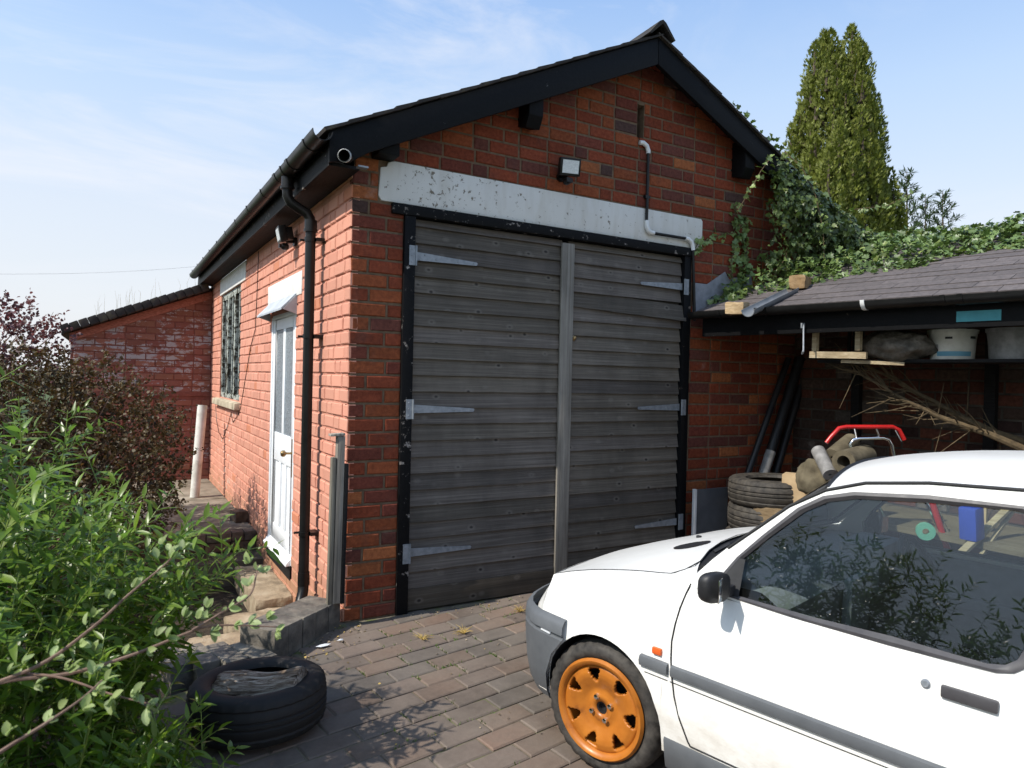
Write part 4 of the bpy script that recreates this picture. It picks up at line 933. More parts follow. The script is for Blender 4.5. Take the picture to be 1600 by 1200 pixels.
for r in range(13):
    t = r*.142/1.064; s = s0(t+.12)-(.16 if r % 2 else 0)
    while s < 5.1:
        a = max(s, s0(t+.14)); w = s+.333-a
        if w > .05:
            c = cp(a+w/2, t, ZE+RS*t+.002+.0015*(r % 3)); v = rr(.86, 1.14)
            sl.append((('sh', round(w, 2)), ([(-w/2+.002, 0, 0), (w/2-.002, 0, 0), (w/2-.002, .18, -.002), (-w/2+.002, .18, -.002), (-w/2+.002, 0, .007), (w/2-.002, 0, .007), (w/2-.002, .18, .002), (-w/2+.002, .18, .002)], [(3, 2, 1, 0), (4, 5, 6, 7), (0, 1, 5, 4), (1, 2, 6, 5), (2, 3, 7, 6), (3, 0, 4, 7)]), frame(-ed if nrm.dot((-ed).cross(upv)) > 0 else ed, upv, nrm, c+nrm*.004), (v, v*.98, v*.97)))
        s += .333
pieces('shingle', sl, MAT['shingle'], crf, 300, 'shingles')
m = MB(); half_gutter(m, cp(-.02, -.055, ZE-.005), cp(5.2, -.055, ZE-.012), .055); cg = m.build('gutter', MAT['blackpvc'], cpt, smooth=True)
for s in (.25, .62, 1.75, 1.84, 2.6, 3.3, 4.2):
    m = MB(); half_gutter(m, cp(s-.014, -.055, ZE-.004), cp(s+.014, -.055, ZE-.004), .061, t=.007); m.build('gutter_bracket', MAT['blackpvc'], cg, smooth=True)
m = MB(); half_gutter(m, cp(1.285, -.055, ZE-.002), cp(1.31, -.055, ZE-.002), .062, t=.007); m.build('gutter_bracket', MAT['whitepvc'], cg, smooth=True)
R = Matrix((ed, en, Vector((0, 0, 1)))).transposed()
m = MB(); c = cp(2.62, .03, 1.945); m.box(c, (5.16, .03, .17), R); cf = m.build('fascia_beam', MAT['black'], cpt, bevel=.004)
m = MB(); c = cp(1.905, .0128, 1.925); m.box(c, (.225, .004, .062), R); m.build('paint_patch', MAT['teal'], cf)
m = MB(); m.prism([(2.80, -.008, 2.30), (2.80, -.008, 2.06), (3.5, -.008, 2.28), (3.45, -.008, 2.44), (3.2, -.008, 2.36), (3.15, -.008, 2.42), (2.95, -.008, 2.30)], (0, .006, 0)); m.build('flashing', MAT['lead'], cpt)
for s in np.arange(.35, 5.2, .55):
    m = MB(); m.bar(cp(s, .06, ZE-.09), cp(s, RWd, ZE-.09+RS*(RWd-.06)), .05, .09); m.build('rafter', MAT['darkwood'], cpt)
for s in (2.95, 4.95): m = MB(); c = cp(s, .08, .78); m.box((c.x, c.y, .83), (.09, .09, 2.05)); m.build('post', MAT['darkwood'], cpt)
BX = 4.06
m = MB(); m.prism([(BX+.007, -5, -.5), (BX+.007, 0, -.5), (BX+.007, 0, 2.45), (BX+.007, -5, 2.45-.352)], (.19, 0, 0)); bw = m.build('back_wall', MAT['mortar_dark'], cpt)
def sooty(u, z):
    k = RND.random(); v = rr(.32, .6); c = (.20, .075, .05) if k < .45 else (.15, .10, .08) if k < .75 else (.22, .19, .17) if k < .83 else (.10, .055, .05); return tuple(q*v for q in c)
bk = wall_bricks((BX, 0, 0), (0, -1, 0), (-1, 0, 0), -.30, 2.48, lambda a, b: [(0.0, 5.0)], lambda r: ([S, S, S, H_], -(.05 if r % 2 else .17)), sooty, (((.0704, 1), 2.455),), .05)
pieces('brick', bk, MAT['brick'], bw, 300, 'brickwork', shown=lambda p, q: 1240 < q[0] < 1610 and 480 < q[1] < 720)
for y in (-.62, -1.62): m = MB(); m.bb((BX-.05, y-.035, 1.05), (BX-.004, y+.035, 2.3)); m.build('wall_post', MAT['darkwood'], cpt)
# ---- tyres
def tyre(mb, c, axis, R, wd, rim, n=84, m=0, sipes=True):
    h = wd/2; prof = [(rim, -h*.72), (rim+.010, -h*.90), (rim+(R-rim)*.45, -h), (R-.028, -h*.93), (R-.010, -h*.80)]
    g = [(-.62, 0), (-.56, 1), (-.52, 1), (-.46, 0), (-.20, 0), (-.15, 1), (-.11, 1), (-.06, 0), (.06, 0), (.11, 1), (.15, 1), (.20, 0), (.46, 0), (.52, 1), (.56, 1), (.62, 0)]
    b0 = len(prof)
    for a, q in g: prof.append((R-(.007 if q else 0)-.004*(a/.62)**2, h*a))
    prof += [(R-.010, h*.80), (R-.028, h*.93), (rim+(R-rim)*.45, h), (rim+.010, h*.90), (rim, h*.72), (rim+.03, h*.60), (R-.03, h*.55), (R-.02, 0), (R-.03, -h*.55), (rim+.03, -h*.60)]
    sh = {b0-1, b0, b0+15, b0+16}
    def fn(i, j, r, hh):
        if sipes and (i in sh or b0 <= i <= b0+15) and j % 3 == 0: r -= .006 if i in sh else .0025
        return r, hh
    mb.lathe(prof, n, c, axis, m, fn); return mb
TY = (3.235, -.47)
labs = ['dusty tyre, topmost of the stack beside the car bonnet', 'dusty tyre, second from the top of the stack', 'dusty tyre, third from the top of the stack', 'dusty tyre at the bottom of the stack']
for k in range(4):
    z = .775-k*.205; m = MB(); dx, dy = ((0, 0), (.012, .01), (-.02, .005), (0, .01))[k]
    tyre(m, (TY[0]+dx, TY[1]+dy, z-.10), (rr(-.015, .015), rr(-.015, .015), 1), .335, .212, .192)
    tag(m.build('tyre', MAT['tyredusty'], None, smooth=True, angle=50), labs[k], 'tyre', 'stacked tyres in the carport')
# big tyre with a log in the foreground
m = MB(); TC = Vector((-.655, -.935, 0)); tz = gz(*TC[:2]); tyre(m, (TC.x, TC.y, tz+.105), (0, .05, 1), .292, .205, .183, 96)
tag(m.build('tyre', MAT['tyreblack'], None, smooth=True, angle=50), 'black tyre lying flat on the paving with a log inside it', 'tyre')
bm = bmesh.new(); bmesh.ops.create_cone(bm, cap_ends=True, segments=28, radius1=.112, radius2=.10, depth=.36); bmesh.ops.subdivide_edges(bm, edges=[e for e in bm.edges if abs(e.verts[0].co.z-e.verts[1].co.z) > .1], cuts=22)
for v in bm.verts:
    p = v.co; a = math.atan2(p.y, p.x); r = 1+.16*mnoise.noise(Vector((a*1.3, p.z*3, 1)))+.07*mnoise.noise(Vector((math.cos(a)*5, math.sin(a)*5, p.z*9)))+.05*mnoise.noise(Vector((math.cos(a)*14, math.sin(a)*14, p.z*4)))
    saddle = 1-.22*math.exp(-((p.z-.02)/.10)**2)*max(0, math.sin(a)); p.x *= r; p.y *= r*saddle; p.z += .012*mnoise.noise(Vector((p.x*30, p.y*30, 0)))
me = bpy.data.meshes.new('log'); bm.to_mesh(me); bm.free(); me.materials.append(MAT['log']); me.polygons.foreach_set('use_smooth', [True]*len(me.polygons))
lo = bpy.data.objects.new('log', me); COL.objects.link(lo); tag(lo, 'weathered grey log lying inside the black tyre', 'log')
lx = (CR*.97+Vector((0, 0, .12))-CF*.06).normalized(); ly = Vector((0, 0, 1))-lx*lx.z; ly.normalize(); lo.matrix_world = frame(lx.cross(ly)*-1 if False else ly.cross(lx), ly, lx, (TC.x+.015, TC.y-.02, tz+.135))
# ---- things kept in the carport
m = MB(); m.bb((2.772, -.125, -.01), (3.12, -.105, .655)); t = thing('grey_panel', (2.93, -.12, 0), 'dark grey sheet with bright metal edge leaning by the tyre stack', 'panel'); m.build('sheet', MAT['panel'], t)
m = MB(); m.bb((2.752, -.13, -.01), (2.7715, -.10, .66)); m.build('edge_trim', MAT['alu'], t)
def pole(u0, v0, u1, v1, r, y0, y1, lab, bare=None):
    A = on_plane(u0, v0, (0, 1, 0), y0); B = on_plane(u1, v1, (0, 1, 0), y1); d = (B-A).normalized(); A = A+d*((gz(A.x, A.y)-.0-A.z)/d.z)
    t = thing('leaning_pole', A, lab, 'pole', 'poles leaning in the carport corner'); m = MB(); m.lathe([(r, .0 if not bare else bare), (r, (B-A).length), (r*.8, (B-A).length), (r*.8, 0.0 if not bare else bare)], 16, A, d); m.build('shaft', MAT['steel'], t, smooth=True)
    if bare: m = MB(); m.lathe([(r*1.03, 0), (r*1.03, bare), (r*.8, bare), (r*.8, 0)], 16, A, d); m.build('bare_end', MAT['greypole'], t, smooth=True)
pole(1170, 735, 1232, 560, .027, -.07, -.05, 'thin dark pole leaning in the corner, leftmost of the three')
pole(1195, 735, 1250, 560, .042, -.10, -.07, 'thick dark pole with a bare grey lower end in the corner', 1.03)
pole(1213, 735, 1262, 565, .035, -.05, -.04, 'dark pole leaning right of the grey ended one')
m = MB(); wb = thing('workbench', (3.62, -1.5, -.05), 'old timber workbench against the carport wall, mostly hidden by the car', 'bench')
m.bb((3.30, -2.35, .54), (4.04, -.80, .58)); m.build('top', MAT['batten'], wb, color=(.4, .4, .4))
for x, y in ((3.36, -2.3), (3.36, -.86), (3.98, -2.3), (3.98, -.86)): m = MB(); m.bb((x-.035, y-.035, gz(x, y)), (x+.035, y+.035, .54)); m.build('leg', MAT['darkwood'], wb)
def at(u, v, z): return px(u, v, z)
m = MB(); c = at(1247, 752, 5.15); m.box((c.x, c.y, .72), (.16, .20, .24), Matrix.Rotation(.5, 3, 'Z')); bx = m.build('cardboard_box', MAT['card'], None, bevel=.004); tag(bx, 'small brown cardboard box behind the top tyre', 'box')
m = MB(); m.box((c.x+.05, c.y+.08, .29), (.5, .36, .60), Matrix.Rotation(.2, 3, 'Z')); tag(m.build('wooden_crate', MAT['batten'], None, bevel=.006, color=(.5, .45, .4)), 'dark timber crate under the cardboard box behind the tyres', 'crate')
def blob(name, c, r, mat, label, cat, seed):
    bm = bmesh.new(); bmesh.ops.create_icosphere(bm, subdivisions=4, radius=1)
    for v in bm.verts: v.co = Vector((v.co.x*r[0], v.co.y*r[1], v.co.z*r[2]))*(1+.22*mnoise.noise(v.co*1.7+Vector((seed, 0, 0)))+.12*mnoise.noise(Vector((v.co.x*3, v.co.y*3, v.co.z*8))+Vector((0, seed, 0))))+Vector(c)
    me = bpy.data.meshes.new(name); bm.to_mesh(me); bm.free(); me.materials.append(mat); me.polygons.foreach_set('use_smooth', [True]*len(me.polygons)); o = bpy.data.objects.new(name, me); COL.objects.link(o); return tag(o, label, cat)
blob('sack', at(1276, 748, 4.75), (.13, .12, .14), MAT['sack'], 'lumpy olive brown sack beside the cardboard box', 'sack', 2)
def roll(u0, v0, u1, v1, z, r, mat, label, hole=True):
    A, B = at(u0, v0, z-.08), at(u1, v1, z+.12); d = (B-A).normalized(); L = (B-A).length; m = MB(); m.lathe([(r, 0), (r, L), (r*.55, L), (r*.55, 0)] if hole else [(r, 0), (r, L), (.01, L), (.01, 0)], 20, A, d)
    tag(m.build('roll', mat, None, smooth=True), label, 'roll', 'rolls heaped in the carport')
roll(1297, 742, 1278, 704, 4.6, .045, MAT['greypole'], 'pale grey tube slanting out of the heap by the red frame', False)
roll(1318, 722, 1352, 712, 4.5, .075, MAT['sack'], 'buff roll with a dark open end below the red frame')
roll(1300, 715, 1330, 690, 4.75, .06, MAT['sack'], 'buff roll slanting behind the pale grey tube', False)
t = thing('folding_frame', at(1360, 860, 4.5), 'red and chrome folding tubular frame standing in the carport', 'frame')
D = 4.55
RB = [[at(1318, 780, D), at(1350, 900, D)], [at(1332, 780, D), at(1362, 900, D)], [at(1455, 780, D-.1), at(1488, 880, D-.1)]]
for q_ in RB: m = MB(); m.tube(q_, .019, 8); m.build('red_leg', MAT['red'], t, smooth=True)
m = MB(); m.tube([at(1291, 692, D), at(1298, 683, D), at(1311, 669, D), (at(1322, 667, D)), at(1395, 667, D), at(1405, 672, D), at(1413, 687, D)], .014, 10); m.build('red_bar', MAT['red'], t, smooth=True)
m = MB(); m.tube([at(1336, 716, D), at(1328, 694, D), at(1333, 687, D), at(1342, 685, D), at(1380, 684, D), at(1389, 687, D), at(1394, 696, D), at(1397, 712, D)], .012, 10); m.tube([at(1335, 668, D), at(1339, 686, D)], .006, 7); m.tube([at(1369, 668, D), at(1375, 686, D)], .006, 7); m.tube([at(1398, 672, D), at(1408, 690, D)], .006, 7)
m.tube([at(1336, 712, D), at(1384, 815, D)], .012, 8); m.tube([at(1397, 712, D), at(1450, 790, D-.05), at(1476, 850, D-.1)], .010, 8); m.tube([at(1462, 786, D-.1), at(1487, 846, D-.1)], .008, 8); m.tube([at(1334, 704, D), at(1345, 706, D), at(1342, 720, D)], .012, 8)
m.build('chrome_tube', MAT['chrome'], t, smooth=True)
m = MB(); c = at(1518, 817, 4.2); m.box(c, (.10, .10, .20), Matrix.Rotation(-.12, 3, 'Y')); tag(m.build('blue_can', MAT['blue'], None, bevel=.012), 'blue plastic can seen through the car windows', 'can')
m = MB(); m.bar(at(1492, 874, 4.1), at(1578, 792, 4.35), .045, .02); tag(m.build('plank', MAT['batten'], None), 'pale plank leaning behind the car, seen through its window', 'plank', 'timber behind the car')
m = MB(); m.bar(at(1528, 875, 4.15), at(1592, 785, 4.4), .02, .02); tag(m.build('plank', MAT['batten'], None), 'thin batten leaning right of the pale plank behind the car', 'plank', 'timber behind the car')
m = MB(); c = at(1530, 815, 4.5); m.box(c, (.02, .09, .32)); tag(m.build('board_offcut', MAT['card'], None), 'upright tan board offcut beside the blue can', 'board')
m = MB(); c = at(1446, 830, 4.4); m.lathe([(.02, -.02), (.055, -.02), (.055, .02), (.02, .02)], 16, c, (-.8, -.6, 0)); tag(m.build('green_reel', MAT['green'], None, smooth=True), 'small green reel seen through the car window', 'reel')
# shelf under the eaves and what stands on it
m = MB(); sh = thing('eaves_shelf', cp(1.7, .45, 1.66), 'dark plank shelf hung under the carport eaves', 'shelf'); c = cp(2.3, .42, 1.672); m.box(c, (2.9, .34, .02), R); m.build('plank', MAT['darkwood'], sh)
for s in (1.0, 2.3, 3.6): m = MB(); m.bar(cp(s, .42, 1.68), cp(s, .42, ZE+RS*.42-.06), .02, .02); m.build('hanger', MAT['darkwood'], sh)
def bucket(s, t, r, h, mat, label, print_=True):
    c = cp(s, t, 1.683); b = thing('bucket', c, label, 'bucket', 'buckets on the eaves shelf'); m = MB(); m.lathe([(.002, 0), (r*.9, 0), (r*.95, h*.6), (r, h*.88), (r*1.05, h*.88), (r*1.05, h), (r*.97, h), (r*.88, .01), (.002, .01)], 28, c, close=False); m.build('pail', mat, b, smooth=True)
    if print_:
        def patch(a0, a1, z0, z1, mt, nm):
            mm = MB(); rows = []
            for q in range(9):
                a = a0+(a1-a0)*q/8; rows.append([c+Vector((math.cos(a)*(r*(.9+.1*zz/h)+.0012), math.sin(a)*(r*(.9+.1*zz/h)+.0012), zz)) for zz in (z0, z1)])
            mm.grid(rows); mm.build(nm, mt, b, smooth=True)
        A = math.atan2(CAMPOS.y-c.y, CAMPOS.x-c.x); patch(A-.7, A+.9, .02, .05, bpy.data.materials['pale_blue_print'], 'blue_band'); patch(A-.30, A+.0, .128, .142, MAT['carblack'], 'black_mark'); patch(A+.78, A+1.15, .130, .146, MAT['carblack'], 'black_mark'); patch(A-.80, A-.62, .062, .095, MAT['greypole'], 'barcode_patch')
simple('pale_blue_print', [(.3, (.10, .26, .36)), (.7, (.14, .33, .42))], 9, .5)
bucket(1.66, .40, .138, .19, MAT['oldpvc'], 'white paint bucket with pale blue band under the carport eaves')
bucket(1.99, .42, .145, .19, MAT['greypole'], 'grey bucket right of the white one under the eaves', False)
t = thing('hanging_batten_rack', cp(1.1, .3, 1.70), 'pale batten rack hung below the carport beam', 'rack')
m = MB(); m.bar(cp(.85, .14, 1.715), cp(1.235, .14, 1.705), .03, .045); m.build('rail', MAT['batten'], t)
for s in (.885, 1.18): m = MB(); m.bar(cp(s, .14, 1.74), cp(s, .14, 1.92), .035, .03); m.build('hanger', MAT['batten'], t)
m = MB(); m.bar(cp(1.06, .16, 1.668), cp(1.44, .22, 1.652), .018, .022); tag(m.build('batten', MAT['batten'], None), 'thin pale batten lying under the tarpaulin bundle', 'batten')
c = cp(1.36, .30, 1.775); blob('tarpaulin', c, (.13, .24, .105), MAT['tarp'], 'crumpled grey tarpaulin bundle beside the white bucket', 'tarpaulin', 5)
m = MB(); A = cp(.865, -.005, 1.90); m.tube([A+Vector((0, 0, .02)), A+Vector((-.01, -.01, -.02)), A+Vector((-.012, -.015, -.16)), A+Vector((-.03, -.02, -.185)), A+Vector((-.035, -.03, -.17))], [.009, .006, .006, .007, .007], 8); m.box(A+Vector((-.006, 0, .01)), (.03, .012, .035)); tag(m.build('hook', MAT['galv'], None, smooth=True), 'galvanised hook hanging from the black carport beam', 'hook')
# dry branches
def branch(u0, v0, z0, u1, v1, z1, r0, r1, seed, label):
    r_ = random.Random(seed); t = thing('dry_branch', at(u0, v0, z0), label, 'branch', 'dry branches leaning in the carport'); A, B = at(u0, v0, z0), at(u1, v1, z1); m = MB(); P = []
    for k in range(13): q = k/12; P.append(A.lerp(B, q)+Vector((r_.uniform(-.012, .012), r_.uniform(-.012, .012), .03*math.sin(q*5+seed))))
    m.tube(P, [r0+(r1-r0)*k/12 for k in range(13)], 8); m.build('limb', MAT['drytwig'], t, smooth=True); m = MB()
    for k in range(46):
        q = r_.uniform(.15, 1); i = min(int(q*12), 11); b = P[i].lerp(P[i+1], q*12-i); d = (B-A).normalized()*r_.uniform(.3, 1)+Vector((r_.uniform(-.6, .2), r_.uniform(-.6, .6), r_.uniform(-.7, .7))); d = d.normalized()*r_.uniform(.08, .35)
        e = b+d; m.tube([b, b+d*.5+Vector((0, 0, r_.uniform(-.02, .02))), e], [.005, .0035, .0015], 4)
    m.build('twigs', MAT['drytwig'], t)
branch(1635, 705, 4.45, 1345, 575, 5.0, .030, .007, 3, 'dry branch leaning on the carport wall, upper of the two')
branch(1615, 715, 4.4, 1335, 580, 4.9, .026, .006, 8, 'dry branch leaning on the carport wall, lower of the two')
# on the carport roof
def roof_pt(u, v, h=0.0):
    n = Vector((-RS*en.x, -RS*en.y, 1)); d = n.dot(cp(0, 0, ZE)); return on_plane(u, v, n, d+h)
A, B = roof_pt(1168, 484, .06), roof_pt(1238, 450, .05); m = MB(); half_gutter(m, A, B, .052, nrm); tag(m.build('gutter_offcut', simple('grey_gutter', [(.3, (.13, .14, .15)), (.7, (.20, .21, .22))], 9, .4), None, smooth=True), 'short grey length of gutter lying on the carport roof', 'gutter')
c = roof_pt(1152, 482, .04); rock('wood_block', c, (.10, .15, .085), MAT['batten'], 'pale wooden block at the eaves end of the gutter offcut', 'block', .2, 7, None, (1.3, 1.2, 1.1))
c = roof_pt(1251, 443, .05); rock('wood_block', c, (.20, .12, .10), MAT['batten'], 'brown wooden block at the upper end of the gutter offcut', 'block', .4, 9, None, (.75, .6, .45))
# ---------------------------------------------------------------- the car (local: x forward, y left, z up; origin under the front axle)
car = bpy.data.objects.new('parked_car', None); COL.objects.link(car); LOCAL.add(car.name)
tag(car, 'white three door hatchback with orange front wheel parked facing the garage', 'car')
cf_, cl_, cu_ = Vector((-.25877, .96573, .02)), Vector((-.96593, -.25882, 0)), Vector((.005176, -.019317, .9998))
car.matrix_world = frame(cf_, cl_, cu_, (1.20026, -1.69224, -.09459))
WB = -2.27; AR = .287
def lerp(a, b, t): return a+(b-a)*t
def interp(x, T):
    if x <= T[0][0]: return T[0][1]
    for (a, p), (b, q) in zip(T, T[1:]):
        if x <= b:
            t = (x-a)/(b-a); return p+(q-p)*t
    return T[-1][1]
def smooth_interp(x, T):
    # Catmull-Rom through the table
    if x <= T[0][0]: return T[0][1]
    if x >= T[-1][0]: return T[-1][1]
    for i in range(len(T)-1):
        if x <= T[i+1][0]:
            x0, y0 = T[i]; x1, y1 = T[i+1]; t = (x-x0)/(x1-x0)
            m0 = (y1-T[i-1][1])/(x1-T[i-1][0]) if i > 0 else (y1-y0)/(x1-x0)
            m1 = (T[i+2][1]-y0)/(T[i+2][0]-x0) if i+2 < len(T) else (y1-y0)/(x1-x0)
            h = x1-x0; t2, t3 = t*t, t*t*t
            return (2*t3-3*t2+1)*y0+(t3-2*t2+t)*h*m0+(-2*t3+3*t2)*y1+(t3-t2)*h*m1
LW = [(-2.86, .70), (-2.75, .745), (-2.4, .775), (-1.2, .782), (-.3, .780), (0, .776), (.2, .764), (.34, .742)]         # plan half width at waist
TOPH = [(-2.86, .80), (-2.4, .835), (-1.4, .845), (-.6, .848), (-.46, .850), (-.42, .875), (-.39, .905), (-.35, .893), (-.29, .868), (-.11, .838), (.08, .798), (.24, .752), (.34, .716)]
TOPL = [(-2.86, .66), (-2.4, .715), (-1.2, .735), (-.6, .735), (-.42, .722), (-.3, .70), (-.1, .69), (.1, .68), (.34, .655)]
def sect(l_waist, l_top, hb, ht, n=9):
    """one body side section from hb up to ht"""
    out = []
    for k in range(n):
        h = hb+(ht-hb)*k/(n-1)
        q = (h-.22)/max(ht-.22, .01); q = max(0, min(1, q))
        l = l_waist-.022*max(0, (.40-h)/.2)**1.5-(l_waist-l_top)*max(0, (q-.42)/.58)**2.1
        l += .006*math.exp(-((h-.415)/.03)**2)
        out.append((l, h))
    return out
def archbot(s, sill=.235):
    for c in (-.025, WB):
        d = abs(s-c)
        if d < AR: return .285+math.sqrt(AR*AR-d*d)
    return sill
cols = []
ss = [-2.86, -2.82, -2.76, -2.68]
def arch_cols(c):
    o = [(c-AR-.001, .235)]
    for k in range(23):
        a = math.pi*(1-k/22); s = c+AR*math.cos(a)*.9999; o.append((s, .285+AR*math.sin(a)))
    o.append((c+AR+.001, .235)); return o
colspec = [(s, .235) for s in ss]+arch_cols(WB)+[(s, .235) for s in np.linspace(-1.93, -.50, 22)]+[(s, .235) for s in (-.47, -.45, -.43, -.41, -.39, -.37, -.35, -.335)]+arch_cols(-.025)+[(s, .235) for s in (.275, .29, .305, .32, .34)]
rows = []
for s, hb in colspec:
    rows.append([(s, l, h) for l, h in sect(smooth_interp(s, LW), smooth_interp(s, TOPL), hb, smooth_interp(s, TOPH))])
# nose
NC = [(1.0, .34, .742), (.93, .40, .715), (.86, .452, .68), (.78, .498, .63), (.68, .538, .56), (.55, .572, .46), (.40, .597, .34), (.2, .617, .17), (0, .623, 0)]
TC0 = (.34, .655, .716); TCC = (.52, 0, .662)
for c, so_, lo_ in NC[1:]:
    ls = TC0[1]*c; st_ = TC0[0]+(TCC[0]-TC0[0])*(1-c*c); ht = TC0[2]+(TCC[2]-TC0[2])*(1-c*c); col = []
    for k in range(9):
        q = .42+.58*k/8; h = .235+(ht-.235)*q; w = max(0, (q-.42)/.58)**1.7
        col.append((so_+(st_-so_)*w-.01*(1-q), lo_+(ls-lo_)*w-.01*(1-q)*c, h))
    rows.append(col)
m = MB(); m.grid(rows[:-8]); m.grid(rows[-8:]); m.add(rows[-9][3:], []); m.grid([rows[-9][3:], [rows[-8][0], rows[-8][1], rows[-8][3], rows[-8][4], rows[-8][6], rows[-8][8]]]); m.mirror()
# rear panel
rr_ = [[(-2.86-.03*math.sin(math.pi*k/8)*.8, (.70-.04*max(0, q-.4))*math.cos(math.pi*k/8), .235+(.80-.235)*q) for q in np.linspace(0, 1, 6)] for k in range(9)]
m.grid(rr_)
body = m.build('body', MAT['carwhite'], car, smooth=True, angle=60)
# bonnet and cowl
def edge_pt(r):
    s = .34+(-.40-.34)*r; return s, smooth_interp(s, TOPL), smooth_interp(s, TOPH)
CT = [(0, .52, .662), (.12, .47, .692), (.3, .33, .747), (.55, .11, .82), (.8, -.10, .878), (1, -.20, .902)]
rows = []
for k in range(15):
    r = k/14; s, l, h = edge_pt(r); sc = interp(r, [(a, b) for a, b, c in CT]); hc = smooth_interp(r, [(a, c) for a, b, c in CT])
    rows.append([(s+(sc-s)*(1-c*c), l*c, h+(hc-h)*(1-abs(c)**2.6)) for c in np.linspace(1, -1, 25)])
m = MB(); m.grid(rows, flip=True); bonnet = m.build('bonnet', MAT['carwhite'], car, smooth=True, angle=60)
def bon(s, c, up=0.0):
    """point on the bonnet near station s at side fraction c"""
    best = None
    for k in range(141):
        r = k/140; e, l, h = edge_pt(r); sc = interp(r, [(a, b) for a, b, q in CT]); hc = smooth_interp(r, [(a, q) for a, b, q in CT]); x = e+(sc-e)*(1-c*c)
        if best is None or abs(x-s) < best[0]: best = (abs(x-s), Vector((x, l*c, h+(hc-h)*(1-abs(c)**2.6)+up)))
    return best[1]
m = MB(); m.tube([bon(s, .97, .0) for s in np.linspace(.33, -.27, 14)], .0028, 5); m.tube([bon(s, -.97, .0) for s in np.linspace(.33, -.27, 14)], .0028, 5); m.tube([bon(-.27-.075*(c-.97)*0-.0, c) for c in (.97,)]+[bon(-.315, .93), bon(-.33, .86), bon(-.32, .75), bon(-.27, .5), bon(-.21, .25), bon(-.19, 0), bon(-.21, -.25), bon(-.27, -.5), bon(-.33, -.86), bon(-.27, -.97)], .0028, 5)
m.build('shut_line', MAT['gap'], bonnet)
m = MB(); c = bon(-.10, .34, .002); V = []; n = 20
for k in range(n):
    a = k*2*math.pi/n; x, y = math.cos(a)*.062, math.sin(a)*.085; p = bon(c.x+x+y*.25, (c.y+y)/.69, .003); V.append(p)
m.add(V+[c+Vector((0, 0, .001))], [(k, (k+1) % n, n) for k in range(n)]); m.build('bonnet_vent', MAT['carblack'], bonnet)
m = MB(); c = bon(.0, .0, .004); m.box(c, (.022, .018, .012)); m.build('washer_jet', MAT['carblack'], bonnet, bevel=.003)
# bumper
BW_ = [(.205, .768)]+[(s, smooth_interp(s, LW)) for s in (.24, .27, .30, .34)]+[(a, b) for _, a, b in NC[1:]]
prof = [(.205, -.035), (.25, -.012), (.33, .006), (.43, .016), (.50, .020), (.505, .011), (.515, .011), (.52, .021), (.555, .018), (.578, .004), (.582, -.012)]
rows = []
for i, (s, l) in enumerate(BW_):
    a = BW_[max(i-1, 0)]; b = BW_[min(i+1, len(BW_)-1)]; d = Vector((b[0]-a[0], b[1]-a[1])); 
    nx_, ny_ = -d.y, d.x
    L = math.hypot(nx_, ny_); nx_, ny_ = nx_/L, ny_/L
    if i == len(BW_)-1: nx_, ny_ = 1, 0
    if nx_*1+ny_*1 < 0: nx_, ny_ = -nx_, -ny_
    dh = -.012*min(1, max(0, (s-.2)/.4))
    rows.append([(s+nx_*o, l+ny_*o, h+dh) for h, o in prof])
# rear edge of the bumper follows the wheel arch
def bump_col(hfrac_s): return None
first = []
for h, o in prof:
    d = AR*AR-max(0, h-.285)**2; sx = -.025+math.sqrt(max(d, 0))+.004 if h > .285 else .267
    first.append((min(max(sx, .17), .27), .768+o, h))
rows[0] = first; rows[1] = [(max(p[0], q[0]+.012), p[1], p[2]) for p, q in zip(rows[1], first)]
m = MB(); m.grid(rows); m.mirror(); bump = m.build('front_bumper', MAT['cargrey'], car, smooth=True, angle=50)
m = MB(); P = [Vector((s+.016*(1 if s > .42 else .3), l+.014, .508)) for s, l in BW_[1:9]]; m.tube(P[:3], .0055, 6); m.build('bumper_insert', MAT['alu'], bump)
def nose(c, q, off=.003):
    so_ = interp(-c, [(-a, b) for a, b, d in NC]); lo_ = interp(-c, [(-a, d) for a, b, d in NC]); st_ = TC0[0]+(TCC[0]-TC0[0])*(1-c*c); ht = TC0[2]+(TCC[2]-TC0[2])*(1-c*c); h = .235+(ht-.235)*q; w = max(0, (q-.42)/.58)**1.7
    return Vector((so_+(st_-so_)*w-.01*(1-q)+off, lo_+(TC0[1]*c-lo_)*w-.01*(1-q)*c, h))
m = MB(); m.grid([[Vector((p.x, p.y*sg, p.z)) for p in (nose(abs(c), .84), nose(abs(c), .96))] for c, sg in ((.42, 1), (.2, 1), (0, 1), (.2, -1), (.42, -1))]); m.build('grille', MAT['carblack'], car)
m = MB(); rows = [[nose(c, q, .004) for q in (.78, .86, .94)] for c in (.76, .68, .60, .48)]; m.grid(rows); m.build('headlight', MAT['lamp'], car, smooth=True)
m = MB(); m.grid([[(p[0], -p[1], p[2]) for p in r] for r in rows], flip=True); m.build('headlight', MAT['lamp'], car, smooth=True)
